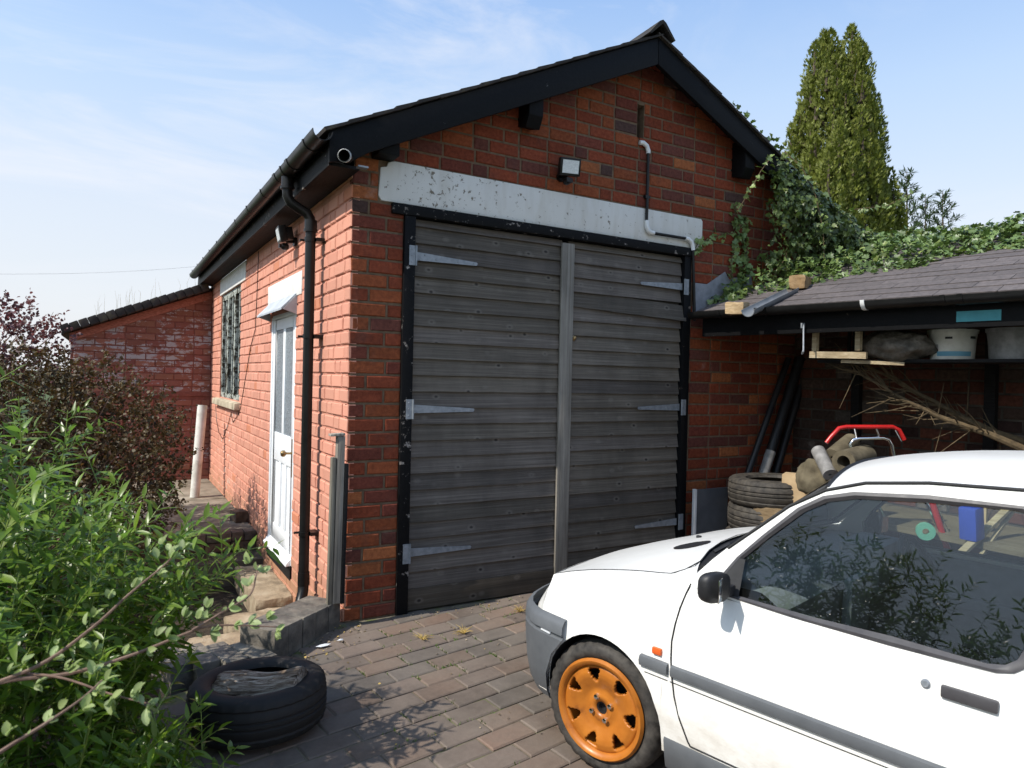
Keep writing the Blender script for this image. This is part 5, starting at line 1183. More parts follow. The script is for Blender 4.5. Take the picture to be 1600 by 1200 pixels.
# sills and mouldings
def strip(s0_, s1_, h0, h1, out, mat, name, n=24, mir=True, round_=True):
    m = MB(); rows = []
    for s in np.linspace(s0_, s1_, n):
        lw, lt, ht = smooth_interp(s, LW), smooth_interp(s, TOPL), smooth_interp(s, TOPH)
        def L(h):
            q = max(0, min(1, (h-.22)/(ht-.22))); return lw-.022*max(0, (.40-h)/.2)**1.5-(lw-lt)*max(0, (q-.42)/.58)**2.1
        rows.append([(s, L(h0)-.004, h0), (s, L(h0)+out*.7, h0+(h1-h0)*.08), (s, L((h0+h1)/2)+out, (h0+h1)/2), (s, L(h1)+out*.8, h1-(h1-h0)*.12), (s, L(h1)-.004, h1)])
    m.grid(rows, flip=(s1_ < s0_)); cap = rows[0]; m.add(cap, [tuple(range(5))]); m.add(rows[-1], [tuple(range(5))[::-1]])
    return build_pair(m, name, mat, car, smooth=True, angle=35)
strip(-1.36, -.351, .527, .571, .016, MAT['cargrey'], 'side_moulding'); strip(-.336, -.215, .527, .571, .016, MAT['cargrey'], 'side_moulding')
strip(-1.93, -1.40, .527, .571, .016, MAT['cargrey'], 'side_moulding')
strip(-1.95, -.345, .505, .5085, .0016, MAT['gap'], 'pinstripe'); strip(-.335, -.235, .505, .5085, .0016, MAT['gap'], 'pinstripe')
strip(-1.945, -.325, .17, .300, .004, MAT['cargrey'], 'sill_cover', 30)
def Lat(s, h):
    lw, lt, ht = smooth_interp(s, LW), smooth_interp(s, TOPL), smooth_interp(s, TOPH); q = max(0, min(1, (h-.22)/(ht-.22))); return lw-.022*max(0, (.40-h)/.2)**1.5-(lw-lt)*max(0, (q-.42)/.58)**2.1+.006*math.exp(-((h-.415)/.03)**2)
DL = [(-.385, .866), (-.372, .83), (-.356, .775), (-.345, .71), (-.340, .652), (-.344, .59), (-.352, .53), (-.366, .46), (-.392, .39), (-.425, .316), (-.435, .302)]
m = MB(); m.tube([(s, Lat(s, h)+.0005, h) for s, h in DL], .0034, 6); m.tube([(s, Lat(s, h)+.0005, h) for s, h in ((-1.44, .85), (-1.455, .7), (-1.46, .5), (-1.44, .35), (-1.41, .304), (-.9, .302), (-.435, .302))], .003, 6); m.mirror(); m.build('door_gap', MAT['gap'], car)
m = MB(); m.box((-.285, Lat(-.285, .60)+.004, .600), (.040, .016, .026)); m.build('side_indicator', MAT['amber'], car, bevel=.006)
m = MB(); m.box((-1.262, Lat(-1.26, .77)+.006, .770), (.135, .018, .034)); m.build('door_handle', MAT['rubber'], car, bevel=.006)
m = MB(); m.lathe([(.001, .009), (.009, .009), (.012, .006), (.0125, 0)], 18, (-1.155, Lat(-1.155, .774), .774), (0, 1, .12), close=False); m.build('door_lock', MAT['galv'], car, smooth=True)
# greenhouse
def gl(h): return .735-(h-.85)*.31 if h > .85 else .735
WN = [(-.50, .862), (-.505, .93), (-.545, .992), (-.62, 1.078), (-.725, 1.187), (-.80, 1.236), (-.89, 1.262), (-1.1, 1.283), (-1.34, 1.290), (-1.385, 1.275), (-1.40, 1.20), (-1.398, 1.0), (-1.392, .925), (-1.376, .888), (-1.35, .867), (-1.31, .857), (-1.05, .852), (-.8, .852)]
ON = [(-.385, .858), (-.395, .90), (-.45, .965), (-.505, 1.022), (-.69, 1.192), (-.80, 1.260), (-.92, 1.299), (-1.1, 1.323), (-1.34, 1.336), (-1.45, 1.336), (-1.46, 1.2), (-1.46, 1.0), (-1.46, .92), (-1.455, .87), (-1.43, .838), (-1.33, .836), (-1.05, .836), (-.8, .836)]
QW = [(-1.54, .872), (-1.54, 1.275), (-1.8, 1.275), (-2.1, 1.24), (-2.33, 1.02), (-2.30, .885)]
QO = [(-1.462, .84), (-1.452, 1.336), (-1.8, 1.337), (-2.15, 1.318), (-2.62, .95), (-2.6, .83)]
def P3(p, o=0): return Vector((p[0], gl(p[1])+o, p[1]))
def ring3(Wn, On, name):
    m = MB(); n = len(Wn)
    V = [P3(p) for p in On]+[P3(p) for p in Wn]+[P3(p, -.03) for p in Wn]+[P3(p, -.03) for p in On]
    for i in range(n):
        j = (i+1) % n; m_ = [(i, j, n+j, n+i), (n+i, n+j, 2*n+j, 2*n+i), (2*n+i, 2*n+j, 3*n+j, 3*n+i)]
        for f in m_: m.F.append(f[::-1]); m.M.append(0)
    m.V = V; return build_pair(m, name, MAT['carwhite'], car, smooth=True, angle=40)
frm = ring3(WN, ON, 'door_frame'); ring3(QW, QO, 'rear_pillar')
def shrink(Wn, k):
    cx = sum(p[0] for p in Wn)/len(Wn); cz = sum(p[1] for p in Wn)/len(Wn); o = []
    for p in Wn:
        d = Vector((p[0]-cx, p[1]-cz)); L = d.length; o.append((p[0]-d.x/L*k, p[1]-d.y/L*k))
    return o
for Wn, nm in ((WN, 'door_window'), (QW, 'quarter_window')):
    for sd_ in (1, -1):
        m = MB(); V = [P3(p, -.010) for p in Wn]; V = [Vector((v.x, v.y*sd_, v.z)) for v in V]; m.add(V, [tuple(range(len(V))) if sd_ < 0 else tuple(range(len(V)))[::-1]]); g = m.build(nm, MAT['glass'], car)
        Si = []; 
        I = shrink(Wn, .020); O = shrink(Wn, -.006); n = len(Wn); m = MB(); V = [P3(p, .003) for p in O]+[P3(p, .005) for p in shrink(Wn, .006)]+[P3(p, -.004) for p in I]
        V = [Vector((v.x, v.y*sd_, v.z)) for v in V]; F = []
        for i in range(n):
            j = (i+1) % n; F += [(i, j, n+j, n+i), (n+i, n+j, 2*n+j, 2*n+i)]
        m.add(V, [f[::-1] if sd_ > 0 else f for f in F]); m.build('seal', MAT['rubber'], g, smooth=True)
m = MB(); m.tube([P3(p, .001) for p in ((-.50, 1.014), (-.69, 1.190), (-.80, 1.259), (-.92, 1.299), (-1.1, 1.324), (-1.34, 1.337), (-1.8, 1.337), (-2.15, 1.318))], .0055, 6); build_pair(m, 'drip_rail', MAT['gap'], car)
# quarter light corner and mirror
m = MB(); m.add([P3((-.498, .866), .004), P3((-.502, .928), .004), P3((-.545, .99), .004), P3((-.572, .99), .004), P3((-.572, .866), .004)], [(0, 1, 2, 3, 4)[::-1]]); build_pair(m, 'mirror_sail', MAT['carblack'], car)
def mirror_shell(sd_):
    bm = bmesh.new(); bmesh.ops.create_icosphere(bm, subdivisions=3, radius=1)
    for v in bm.verts:
        x, y, z = v.co; f = lambda q: math.copysign(abs(q)**.62, q)
        y2 = f(y)*.056; z2 = f(z)*.052; x2 = f(x)*.040*(1 if x > 0 else .45)
        v.co = Vector((-.535+x2+y2*.28, sd_*(.825+y2), .908+z2))
    me = bpy.data.meshes.new('wing_mirror'); bm.to_mesh(me); bm.free(); me.materials.append(MAT['carblack']); me.polygons.foreach_set('use_smooth', [True]*len(me.polygons)); o = bpy.data.objects.new('wing_mirror', me); link(o, car)
    m = MB(); m.box((-.530, sd_*.755, .885), (.05, .08, .035)); m.build('stalk', MAT['carblack'], o, bevel=.008)
    m = MB(); m.box((-.556, sd_*.825, .908), (.004, .088, .078), Matrix.Rotation(.27*sd_, 3, 'Z')); m.build('mirror_glass', MAT['chrome'], o, bevel=.001)
mirror_shell(1); mirror_shell(-1)
# roof
RE = [(-.80, 1.260), (-.92, 1.299), (-1.1, 1.323), (-1.34, 1.336), (-1.8, 1.337), (-2.15, 1.318), (-2.25, 1.305)]
RC = [(-.745, 1.313), (-.82, 1.336), (-.95, 1.362), (-1.1, 1.385), (-1.3, 1.402), (-1.55, 1.408), (-1.9, 1.398), (-2.25, 1.358), (-2.35, 1.34)]
rows = []
for k in range(20):
    t = k/19; se = -.80+(-2.25+.80)*t; sc = -.745+(-2.35+.745)*t; he = smooth_interp(-se, [(-a, b) for a, b in RE]); hc = smooth_interp(-sc, [(-a, b) for a, b in RC]); le = gl(he)
    rows.append([(sc+(se-sc)*c*c, le*c*(1-.02*(1-abs(c))), he+(hc-he)*(1-abs(c)**2.3)) for c in np.linspace(1, -1, 19)])
m = MB(); m.grid(rows, flip=True); m.build('roof', MAT['carwhite'], car, smooth=True, angle=60)
m = MB(); m.grid([[(p[0], p[1]*.97, p[2]-.03) for p in r] for r in rows]); m.build('headlining', MAT['seat'], car, smooth=True)
m = MB(); m.grid([[(-.16-.05*0+(-.19+.40)*0-.18*c*c, .68*c, .888) for c in np.linspace(1, -1, 17)], [screen0 for screen0 in [(-.33-.085*c*c, .685*c, .905) for c in np.linspace(1, -1, 17)]]]); m.build('scuttle', MAT['carblack'], car, smooth=True)
# windscreen and hatch
def screen(c, t): # t 0 base .. 1 top
    b = Vector((-.40+(-.315+.40)*(1-c*c), .69*c, .918+(.912-.918)*(1-c*c))); tp = Vector((-.80+(-.745+.80)*(1-c*c), gl(1.26)*c*.985, 1.258+(1.312-1.258)*(1-abs(c)**2.3)))
    return b.lerp(tp, t)+Vector((.010*math.sin(math.pi*t), 0, .006*math.sin(math.pi*t)))
rows = [[screen(c, t) for c in np.linspace(.885, -.885, 17)] for t in np.linspace(0.02, .99, 8)]
m = MB(); m.grid(rows, flip=True); ws = m.build('windscreen', MAT['glass'], car, smooth=True)
m = MB(); b = [screen(c, .0) for c in np.linspace(.97, -.97, 17)]; m.tube(b, .010, 6); m.tube([screen(.884, t) for t in np.linspace(0, 1, 10)], .006, 6); m.tube([screen(-.884, t) for t in np.linspace(0, 1, 10)], .006, 6); m.tube([screen(c, 1.0) for c in np.linspace(.97, -.97, 17)], .010, 6); m.build('seal', MAT['carblack'], ws, smooth=True)
m = MB(); rows = [[screen(c, t)+Vector((-.004, -.001*0, -.003)) for c in (1.02, .985, .94, .882)] for t in np.linspace(0, 1, 10)]; m.grid(rows, flip=True); build_pair(m, 'screen_pillar', MAT['carwhite'], car, smooth=True)
m = MB()
for c0, c1, t1 in ((.62, .12, .05), (.02, -.55, .05)):
    m.tube([screen(c0, -.02)+Vector((.03, 0, .012)), screen(c0-.08, .04)+Vector((.01, 0, .02))], .009, 6); m.tube([screen(c0-.08, .04)+Vector((.012, 0, .02)), screen((c0+c1)/2, t1)+Vector((.012, 0, .018)), screen(c1, t1)+Vector((.01, 0, .014))], .005, 6); m.tube([screen(c0+.12, .02)+Vector((.006, 0, .008)), screen((c0+c1)/2, .03)+Vector((.008, 0, .010)), screen(c1-.05, .035)+Vector((.006, 0, .008))], .0045, 5)
m.build('wiper', MAT['carblack'], car, smooth=True)
m = MB(); P0 = [Vector((-2.62-.06*(1-c*c), .655*c, .95)) for c in np.linspace(1, -1, 9)]; P1 = [Vector((-2.26-.09*(1-c*c), .595*c, 1.31+.03*(1-c*c))) for c in np.linspace(1, -1, 9)]
m.grid([[p.lerp(q, t) for p, q in zip(P0, P1)] for t in (.12, .5, .93)]); m.build('rear_window', MAT['glass'], car, smooth=True)
m = MB(); m.grid([[p.lerp(q, t) for p, q in zip(P0, P1)] for t in (.93, 1.0)]); m.grid([[p+Vector((-.24, 0, -.15)) if k == 0 else p.lerp(q, .12) for p, q in zip(P0, P1)] for k in (0, 1)]); m.build('tailgate', MAT['carwhite'], car, smooth=True)
m = MB(); m.box((-2.88, 0, .46), (.08, 1.44, .22)); m.build('rear_bumper', MAT['cargrey'], car, bevel=.02)
for y in (.60, -.60): m = MB(); m.box((-2.865, y, .68), (.05, .16, .17)); m.build('rear_light', MAT['red'], car, bevel=.01)
# interior and underside
m = MB(); m.bb((-2.8, -.62, .20), (.28, .62, .24)); m.bb((-.30, -.66, .24), (-.26, .66, .80)); m.build('floor_pan', MAT['carblack'], car)
m = MB(); m.add([(-.30, y, .868) for y in (.66, -.66)]+[(-.62, y, .880) for y in (-.66, .66)]+[(-.70, y, .83) for y in (-.66, .66)]+[(-.66, y, .62) for y in (-.66, .66)]+[(-.45, y, .50) for y in (-.66, .66)], [(0, 3, 2, 1), (3, 5, 4, 2), (5, 7, 6, 4), (7, 9, 8, 6)][:]); m.build('dashboard', MAT['dash'], car, bevel=.02)
m = MB(); m.bb((-.74, -.50, .72), (-.56, -.20, .925)); m.bb((-.735, -.12, .60), (-.69, .10, .84)); m.build('instrument_pod', MAT['dash'], car, bevel=.025)
m = MB(); sc_ = Vector((-.86, -.35, .80)); ax = Vector((-.90, 0, .42)).normalized(); X_ = ax.orthogonal().normalized(); Y_ = ax.cross(X_); m.tube([sc_+X_*.175*math.cos(a)+Y_*.175*math.sin(a) for a in np.linspace(0, 2*math.pi, 33)[:-1]], .014, 8, closed=True)
for a in (.3, 2.4, 4.4): m.tube([sc_-ax*.02, sc_+(X_*math.cos(a)+Y_*math.sin(a))*.17], .013, 6)
m.tube([sc_, sc_-ax*.22], .03, 8); m.build('steering_wheel', MAT['carblack'], car, smooth=True)
def seat(y, s):
    m = MB(); m.box((s, y, .40), (.50, .48, .15), Matrix.Rotation(-.1, 3, 'Y')); m.box((s-.34, y, .68), (.14, .47, .56), Matrix.Rotation(-.33, 3, 'Y'), taper=.86); st = m.build('seat', MAT['seat'], car, bevel=.05, seg=3)
    m = MB(); m.box((s-.47, y, 1.03), (.085, .25, .15), Matrix.Rotation(-.2, 3, 'Y')); m.build('head_rest', MAT['seat'], st, bevel=.03, seg=3)
seat(.36, -1.05); seat(-.36, -1.10)
m = MB(); m.box((-1.98, 0, .42), (.5, 1.15, .18)); m.box((-2.2, 0, .66), (.14, 1.15, .46), Matrix.Rotation(-.3, 3, 'Y')); m.build('rear_seat', MAT['seat'], car, bevel=.04)
for s_ in (1, -1):
    m = MB(); m.bb((-1.42, s_*.655, .30), (-.46, s_*.672, .845)); m.box((-.95, s_*.635, .66), (.5, .05, .05)); m.build('door_card', MAT['dash'], car, bevel=.01)
    m = MB(); m.bb((-2.7, s_*.66, .30), (-1.46, s_*.675, .84)); m.build('trim_panel', MAT['dash'], car)
m = MB(); m.box((-1.03, .605, .76), (.05, .06, .11)); m.build('belt_buckle', MAT['galv'], car, bevel=.012)
m = MB(); m.box((-.83, .0, 1.245), (.03, .20, .05)); m.build('rear_view_mirror', MAT['carblack'], car, bevel=.01)
for c in (-.025, WB):
    for s_ in (1, -1):
        m = MB(); rows = []
        for k in range(17):
            a = math.pi*(-.02+1.04*k/16); rows.append([(c+(AR+.004)*math.cos(a), s_*l, .285+(AR+.004)*math.sin(a)) for l in (.758, .70, .48)])
        m.grid(rows); m.grid([[(r[2]) for r in rows], [Vector((c, s_*.48, .28))]*17]); m.build('arch_liner', MAT['carblack'], car, smooth=True)
# wheels
def wheel(s, sd_, painted, steer=0.0):
    root = bpy.data.objects.new('wheel', None); LOCAL.add(root.name); link(root, car); LOCAL.add(root.name)
    root.location = (s, sd_*.66, .268); root.rotation_euler = (0, 0, steer+(0 if sd_ > 0 else math.pi))
    m = MB(); tyre(m, (0, 0, 0), (0, 1, 0), .268, .178, .190, 96); m.build('tyre', MAT['tyre'], root, smooth=True, angle=50)
    mt = painted; RR = .188; m = MB(); y0 = .086
    prof = [(.190, .078), (.194, .088), (.190, .094), (.184, .092), (.178, .078), (.172, .060), (.160, -.06), (.165, -.075)]
    m.lathe(prof, 56, (0, 0, 0), (0, 1, 0), close=False)
    n = 7*14; rad = [.026, .05, .066, .085, .100, .108, .112, .116, .120, .124, .128, .132, .136, .140, .144, .148, .152, .156, .160, .174]; n = 7*28
    hgt = [interp(q, [(.026, .064), (.05, .066), (.066, .058), (.085, .064), (.105, .072), (.128, .080), (.142, .082), (.160, .078), (.174, .068)]) for q in rad]
    def win(a, r0, r1):
        w = abs(((a % 28)+.5)/28-.5)*2; rm = (r0+r1)/2; q = (rm-.135)/.028; half = (.36+.12*q)*max(0, 1-abs(q)**4)**.35 if abs(q) < 1 else 0
        return w < half
    V = []; F = []
    for j in range(n):
        a = 2*math.pi*j/n
        for r, h in zip(rad, hgt):
            V.append((r*math.cos(a), h, r*math.sin(a)))
    for j in range(n):
        for i in range(len(rad)-1):
            if win(j, rad[i], rad[i+1]): continue
            j2 = (j+1) % n; k = len(rad); F.append((j*k+i, j*k+i+1, j2*k+i+1, j2*k+i))
    m.add(V, F); rim = m.build('rim', mt, root, smooth=True, angle=50)
    md = rim.modifiers.new('thickness', 'SOLIDIFY'); md.thickness = .016; md.offset = 0.0
    m = MB()
    for k in range(4):
        a = math.pi/4+k*math.pi/2+.3; c = (.047*math.cos(a), .062, .047*math.sin(a)); m.lathe([(.0125, 0), (.0125, .014), (.010, .022), (.001, .025)], 8, c, (0, 1, 0), close=False)
    m.build('wheel_nuts', MAT['chrome'], root, smooth=True)
    m = MB(); m.lathe([(.028, .060), (.026, .066), (.019, .066), (.016, .048), (.001, .046)], 20, (0, 0, 0), (0, 1, 0), close=False); m.build('hub', MAT['carblack'], root, smooth=True)
    m = MB(); m.lathe([(.001, .0), (.125, .0), (.125, -.03), (.001, -.03)], 32, (0, 0, 0), (0, 1, 0), close=False); m.lathe([(.001, .022), (.075, .02), (.08, 0)], 24, (0, 0, 0), (0, 1, 0), close=False); m.build('brake_disc', MAT['carblack'], root, smooth=True)
    return root
wheel(0, 1, MAT['orange'], 0.10); wheel(WB, 1, MAT['orange']); wheel(0, -1, MAT['orange'], .10); wheel(WB, -1, MAT['orange'])
# ---------------------------------------------------------------- vegetation
NR = np.random.default_rng(11)
def leaf_vf(L, Wd, fold=.22, droop=.18, shape='lance'):
    t, w = {'lance': ((.0, .16, .38, .68, 1.0), (0, .62, 1.0, .70, 0)), 'round': ((0, .12, .32, .58, .82, 1.0), (0, .55, .94, 1.0, .66, 0))}[shape]
    def c(k): return (0, t[k]*L, -droop*L*t[k]**2)
    def e(k, s): b = c(k); return (s*w[k]*Wd/2, b[1], b[2]+fold*w[k]*Wd/2)
    n = len(t); V = [c(0)]
    for k in range(1, n-1): V += [e(k, -1), c(k), e(k, 1)]
    V.append(c(n-1)); F = [(0, 2, 1), (0, 3, 2)]
    for k in range(n-3): a = 1+3*k; F += [(a, a+1, a+4, a+3), (a+1, a+2, a+5, a+4)]
    a = 1+3*(n-3); z = len(V)-1; F += [(a, a+1, z), (a+1, a+2, z)]
    return V, F
IVY = ([(0, 0, 0), (.30, -.12, .02), (.52, .18, .05), (.30, .34, .02), (.34, .62, .05), (.12, .62, .0), (0, 1.0, -.10), (-.12, .62, 0), (-.34, .62, .05), (-.30, .34, .02), (-.52, .18, .05), (-.30, -.12, .02), (0, .35, -.03)],
       [(12, 0, 1), (12, 1, 2), (12, 2, 3), (12, 3, 4), (12, 4, 5), (12, 5, 6), (12, 6, 7), (12, 7, 8), (12, 8, 9), (12, 9, 10), (12, 10, 11), (12, 11, 0)])
def leafframe(p, d, up, s, roll=0.0):
    d = Vector(d).normalized(); u = Vector(up); u = u-d*u.dot(d)
    u = u.normalized() if u.length > 1e-4 else d.orthogonal().normalized(); x = d.cross(u)
    if roll: x, u = x*math.cos(roll)+u*math.sin(roll), u*math.cos(roll)-x*math.sin(roll)
    return frame(x*s, d*s, u*s, p)
def bulk(name, base, mats, parent, mats4, cols, smooth=True):
    """many small faces as one joined mesh (numpy)"""
    V0 = np.array(base[0], dtype=np.float64); M = np.array(mats4); n = len(M)
    V = np.einsum('nij,kj->nki', M[:, :3, :3], V0)+M[:, None, :3, 3]; k = len(V0)
    F = []
    for f in base[1]: F.append(np.array(f)[None, :]+(np.arange(n)*k)[:, None])
    faces = []
    for a in F: faces += a.tolist()
    T = np.repeat(np.concatenate([np.array(cols), np.ones((n, 1))], 1), k, axis=0)
    me = mkmesh(name, V.reshape(-1, 3).tolist(), faces, mats, smooth=smooth, tint=T); o = bpy.data.objects.new(name, me); link(o, parent); return tag(o, kind='stuff')
# ---- the green shrub, the mirrored hedge, and an unseen shrub added for shade
def shrub(name, label, cx, cy, rx, ry, top, nst, seed, keep, base_z=-.1, grp=None, leafL=(.055, .095), gap=.042):
    r = random.Random(seed); t = thing(name, (cx, cy, base_z), label, 'shrub', grp); st = MB(); items = []; BLF = [leaf_vf(1, .24, .25, d) for d in (.05, .18, .35)]
    stems = []
    for k in range(nst):
        a = r.uniform(0, 6.283); q = math.sqrt(r.random()); bx, by = cx+rx*.65*q*math.cos(a), cy+ry*.65*q*math.sin(a); lean = Vector((math.cos(a)*rx*.55*q*r.uniform(.4, 1.2), math.sin(a)*ry*.40*q*r.uniform(.4, 1.2), 0))
        H = (top-base_z)*(1-.45*q*q)*r.uniform(.62, 1.06); P = []
        for i in range(9):
            f = i/8; P.append(Vector((bx, by, base_z))+lean*f**1.6+Vector((.05*math.sin(f*4+k), .05*math.cos(f*5+k*2), H*(f-.10*f**3))))
        stems.append(P)
    for kk, P in enumerate(stems):
        L = sum((P[i+1]-P[i]).length for i in range(8)); st.tube(P, [.0055-.004*i/8 for i in range(9)], 5, cap=False)
        n = int(L/gap)
        for j in range(n):
            f = .12+.88*(j+.5)/n; x = f*8; i = min(int(x), 7); p = P[i].lerp(P[i+1], x-i); d = (P[min(i+1, 8)]-P[i]).normalized(); a = j*1.57+kk
            side = d.orthogonal().normalized(); s2 = d.cross(side)
            for q in (0, math.pi):
                o = side*math.cos(a+q)+s2*math.sin(a+q); ld = (o*.85+d*r.uniform(.15, .8)+Vector((0, 0, r.uniform(-.25, .25)))).normalized(); S_ = r.uniform(*leafL)*(1.0 if f < .9 else .72); v = r.uniform(.65, 1.3); y = r.uniform(.85, 1.25) if f > .75 else 1
                items.append((('l', j % 3), BLF[j % 3], leafframe(p, ld, d*.6+Vector((-.3, -.1, .8)), S_, r.uniform(-.5, .5)), (v*y, v, v*.9)))
            if f > .35 and r.random() < .16:                                   # side shoot
                o = (side*math.cos(a+.8)+s2*math.sin(a+.8)+d*.7+Vector((0, 0, .3))).normalized(); Ls = r.uniform(.10, .26); e = p+o*Ls; st.tube([p, p+o*Ls*.5+Vector((0, 0, .01)), e], [.003, .002, .001], 4, cap=False)
                for w in range(int(Ls/.035)):
                    pp = p.lerp(e, (w+1)/int(Ls/.035+1)); b = w*1.57
                    sd2 = o.orthogonal().normalized(); s3 = o.cross(sd2)
                    for q in (0, math.pi):
                        ld = ((sd2*math.cos(b+q)+s3*math.sin(b+q))*.8+o*r.uniform(.3, .9)).normalized(); v = r.uniform(.7, 1.35)
                        items.append((('l', w % 3), BLF[w % 3], leafframe(pp, ld, Vector((-.2, -.1, 1)), r.uniform(leafL[0]*.8, leafL[1]*.9), r.uniform(-.5, .5)), (v*1.1, v, v*.9)))
    st.build('stems', MAT['greenstem'], t, smooth=True)
    pieces('leaf', items, MAT['leaf'], t, keep, 'foliage', smooth=True)
    return t
shrub('leafy_shrub', 'big bright green shrub with narrow leaves at the left edge', -1.72, -1.05, .80, 1.05, 1.60, 165, 5, 300, leafL=(.045, .115))
shrub('leafy_shrub', 'low dark green leafy shrub behind the tyre, under the pale branches', -1.20, -1.55, .30, .50, .42, 55, 9, 150, -.15, leafL=(.06, .10))
shrub('leafy_shrub', 'tall hedge across the garden, seen only mirrored in the car windows', -5.2, -2.2, .6, 3.6, 4.0, 300, 21, 0, leafL=(.09, .16), gap=.075)
shrub('leafy_shrub', 'added unseen shrub beyond the left edge, put there to shade the green one', -2.78, -1.55, .5, 1.2, 2.05, 130, 33, 0, leafL=(.08, .15), gap=.06)  # out of view, added only to cast shade on the green shrub
# ---- pale leafed branches in front
def pale_branch(parent, pts, r0, r1, seed, gap=.023, start=.1, big=1.0):
    r = random.Random(seed); P = [px(u, v, z) for u, v, z in pts]; Q = []
    for i in range(len(P)-1):
        a, b = P[max(i-1, 0)], P[i]; c, d = P[i+1], P[min(i+2, len(P)-1)]
        for k in range(6):
            t = k/6; Q.append(.5*((2*b)+(c-a)*t+(2*a-5*b+4*c-d)*t*t+(3*b-a-3*c+d)*t**3))
    Q.append(P[-1]); n = len(Q); m = MB(); m.tube(Q, [r0+(r1-r0)*i/(n-1) for i in range(n)], 7); m.build('branch', MAT['twig'], parent, smooth=True)
    L = sum((Q[i+1]-Q[i]).length for i in range(n-1)); items = []; cnt = int(L*(1-start)/gap)
    for j in range(cnt):
        f = start+(1-start)*(j+.5)/cnt; x = f*(n-1); i = min(int(x), n-2); p = Q[i].lerp(Q[i+1], x-i); d = (Q[i+1]-Q[i]).normalized(); a = j*2.4
        side = d.orthogonal().normalized(); s2 = d.cross(side); o = side*math.cos(a)+s2*math.sin(a)
        tip = f > .9; k = r.randrange(6, 11) if (j % 2 == 0 or tip) else r.randrange(0, 4); sp = p+(o+Vector((0, 0, .5)))*r.uniform(.006, .028)
        for q in range(k):
            b = q*2.2+j; dd = (o*.55+d*.5+(side*math.cos(b)+s2*math.sin(b))*.75+Vector((0, 0, .35))).normalized(); S_ = r.uniform(.012, .027)*big*(1.1 if tip else 1); v = r.uniform(.75, 1.3)
            items.append((('p', q % 2), leaf_vf(1, .56, .40, (.05, .30)[q % 2], 'round'), leafframe(sp, dd, Vector((-.3, -.2, 1))+CF*-.3, S_, r.uniform(-.7, .7)), (v, v, v*r.uniform(.8, 1.1))))
    return items
pb = thing('pale_leafed_sapling', (-1.75, -2.55, -.1), 'pale downy leafed sapling reaching in from the lower left', 'sapling'); it = []
it += pale_branch(pb, [(-120, 1110, 1.35), (0, 1066, 1.38), (110, 1052, 1.42), (210, 1022, 1.46), (290, 990, 1.50), (340, 977, 1.53), (440, 980, 1.58)], .0055, .0015, 1)
it += pale_branch(pb, [(-60, 1085, 1.36), (60, 1040, 1.40), (145, 980, 1.44), (200, 930, 1.48), (260, 880, 1.53), (275, 860, 1.56)], .0045, .0014, 2)
it += pale_branch(pb, [(300, 985, 1.50), (350, 955, 1.54), (390, 930, 1.58), (400, 900, 1.62), (402, 885, 1.64)], .003, .0012, 3)
it += pale_branch(pb, [(-80, 1230, 1.15), (0, 1175, 1.18), (75, 1128, 1.22), (130, 1090, 1.26), (160, 1062, 1.30)], .0045, .0014, 4, start=.25)
it += pale_branch(pb, [(40, 1052, 1.40), (100, 1060, 1.39), (175, 1085, 1.37), (235, 1100, 1.36)], .003, .0012, 5, start=.3, big=1.15)
pieces('leaf', it, MAT['paleleaf'], pb, 300, 'foliage', smooth=True)
m = MB(); A = px(-120, 1110, 1.35); m.tube([Vector((-1.75, -2.55, -.1)), Vector((-1.76, -2.6, .2)), px(-150, 1150, 1.33), A], [.014, .012, .008, .006], 8); m.tube([px(-150, 1150, 1.33), px(-80, 1230, 1.15)], .005, 6); m.tube([px(-150, 1150, 1.33), px(-60, 1085, 1.36)], .005, 6); m.build('stem', MAT['twig'], pb, smooth=True)
# ---- bronze leaved bush by the outbuilding
def fine_bush(name, label, blobs, n, base_, mat, seed, trunk, colr, ls):
    g = np.random.default_rng(seed); t = thing(name, trunk, label, 'bush'); M = []; C = []; cl = []
    wts = np.array([b[3]*b[4]*b[5] for b in blobs]); wts = wts/wts.sum()
    ncl = n//14
    for k in range(ncl):
        b = blobs[g.choice(len(blobs), p=wts)]; d = g.normal(size=3); d /= np.linalg.norm(d); q = g.random()**.28
        p = np.array(b[:3])+d*q*np.array(b[3:6])
        if p[2] < -.05: continue
        ax = d*np.array([1, 1, .6])+np.array([0, 0, .55])+g.normal(size=3)*.35; ax /= np.linalg.norm(ax); L = g.uniform(.07, .2); v = g.uniform(.6, 1.4); cl.append((p, ax, L))
        for i in range(14):
            f = g.random(); pp = p+ax*L*f+g.normal(size=3)*.012; dd = ax*.5+g.normal(size=3)*.7; u = g.normal(size=3)+np.array([-.4, -.1, .8]); s = g.uniform(*ls); w = v*g.uniform(.7, 1.3)
            M.append([list(r_) for r_ in leafframe(Vector(pp), Vector(dd), Vector(u), s)]); C.append((w*colr[0], w*colr[1]*g.uniform(.9, 1.1), w*colr[2]))
    bulk('foliage', base_, mat, t, M, C)
    m = MB(); T = Vector(trunk)
    for p, ax, L in cl[::9]:
        p = Vector(p); ax = Vector(ax); m.tube([T.lerp(p, .45)+Vector((0, 0, -.05)), p-ax*.06, p+ax*L], [.008, .004, .0015], 4, cap=False)
    m.tube([T-Vector((0, 0, .2)), T+Vector((0, 0, .4))], [.04, .03], 7); m.build('stems', MAT['twig'], t)
    return t
tiny = ([(-.32, 0, 0), (.32, 0, 0), (.0, 1, -.1), (-.4, .5, .06), (.4, .5, .06)], [(0, 1, 4, 2, 3)])
def bl(u, v, z, rx, ry, rz): p = px(u, v, z); return (p.x, p.y, p.z, rx, ry, rz)
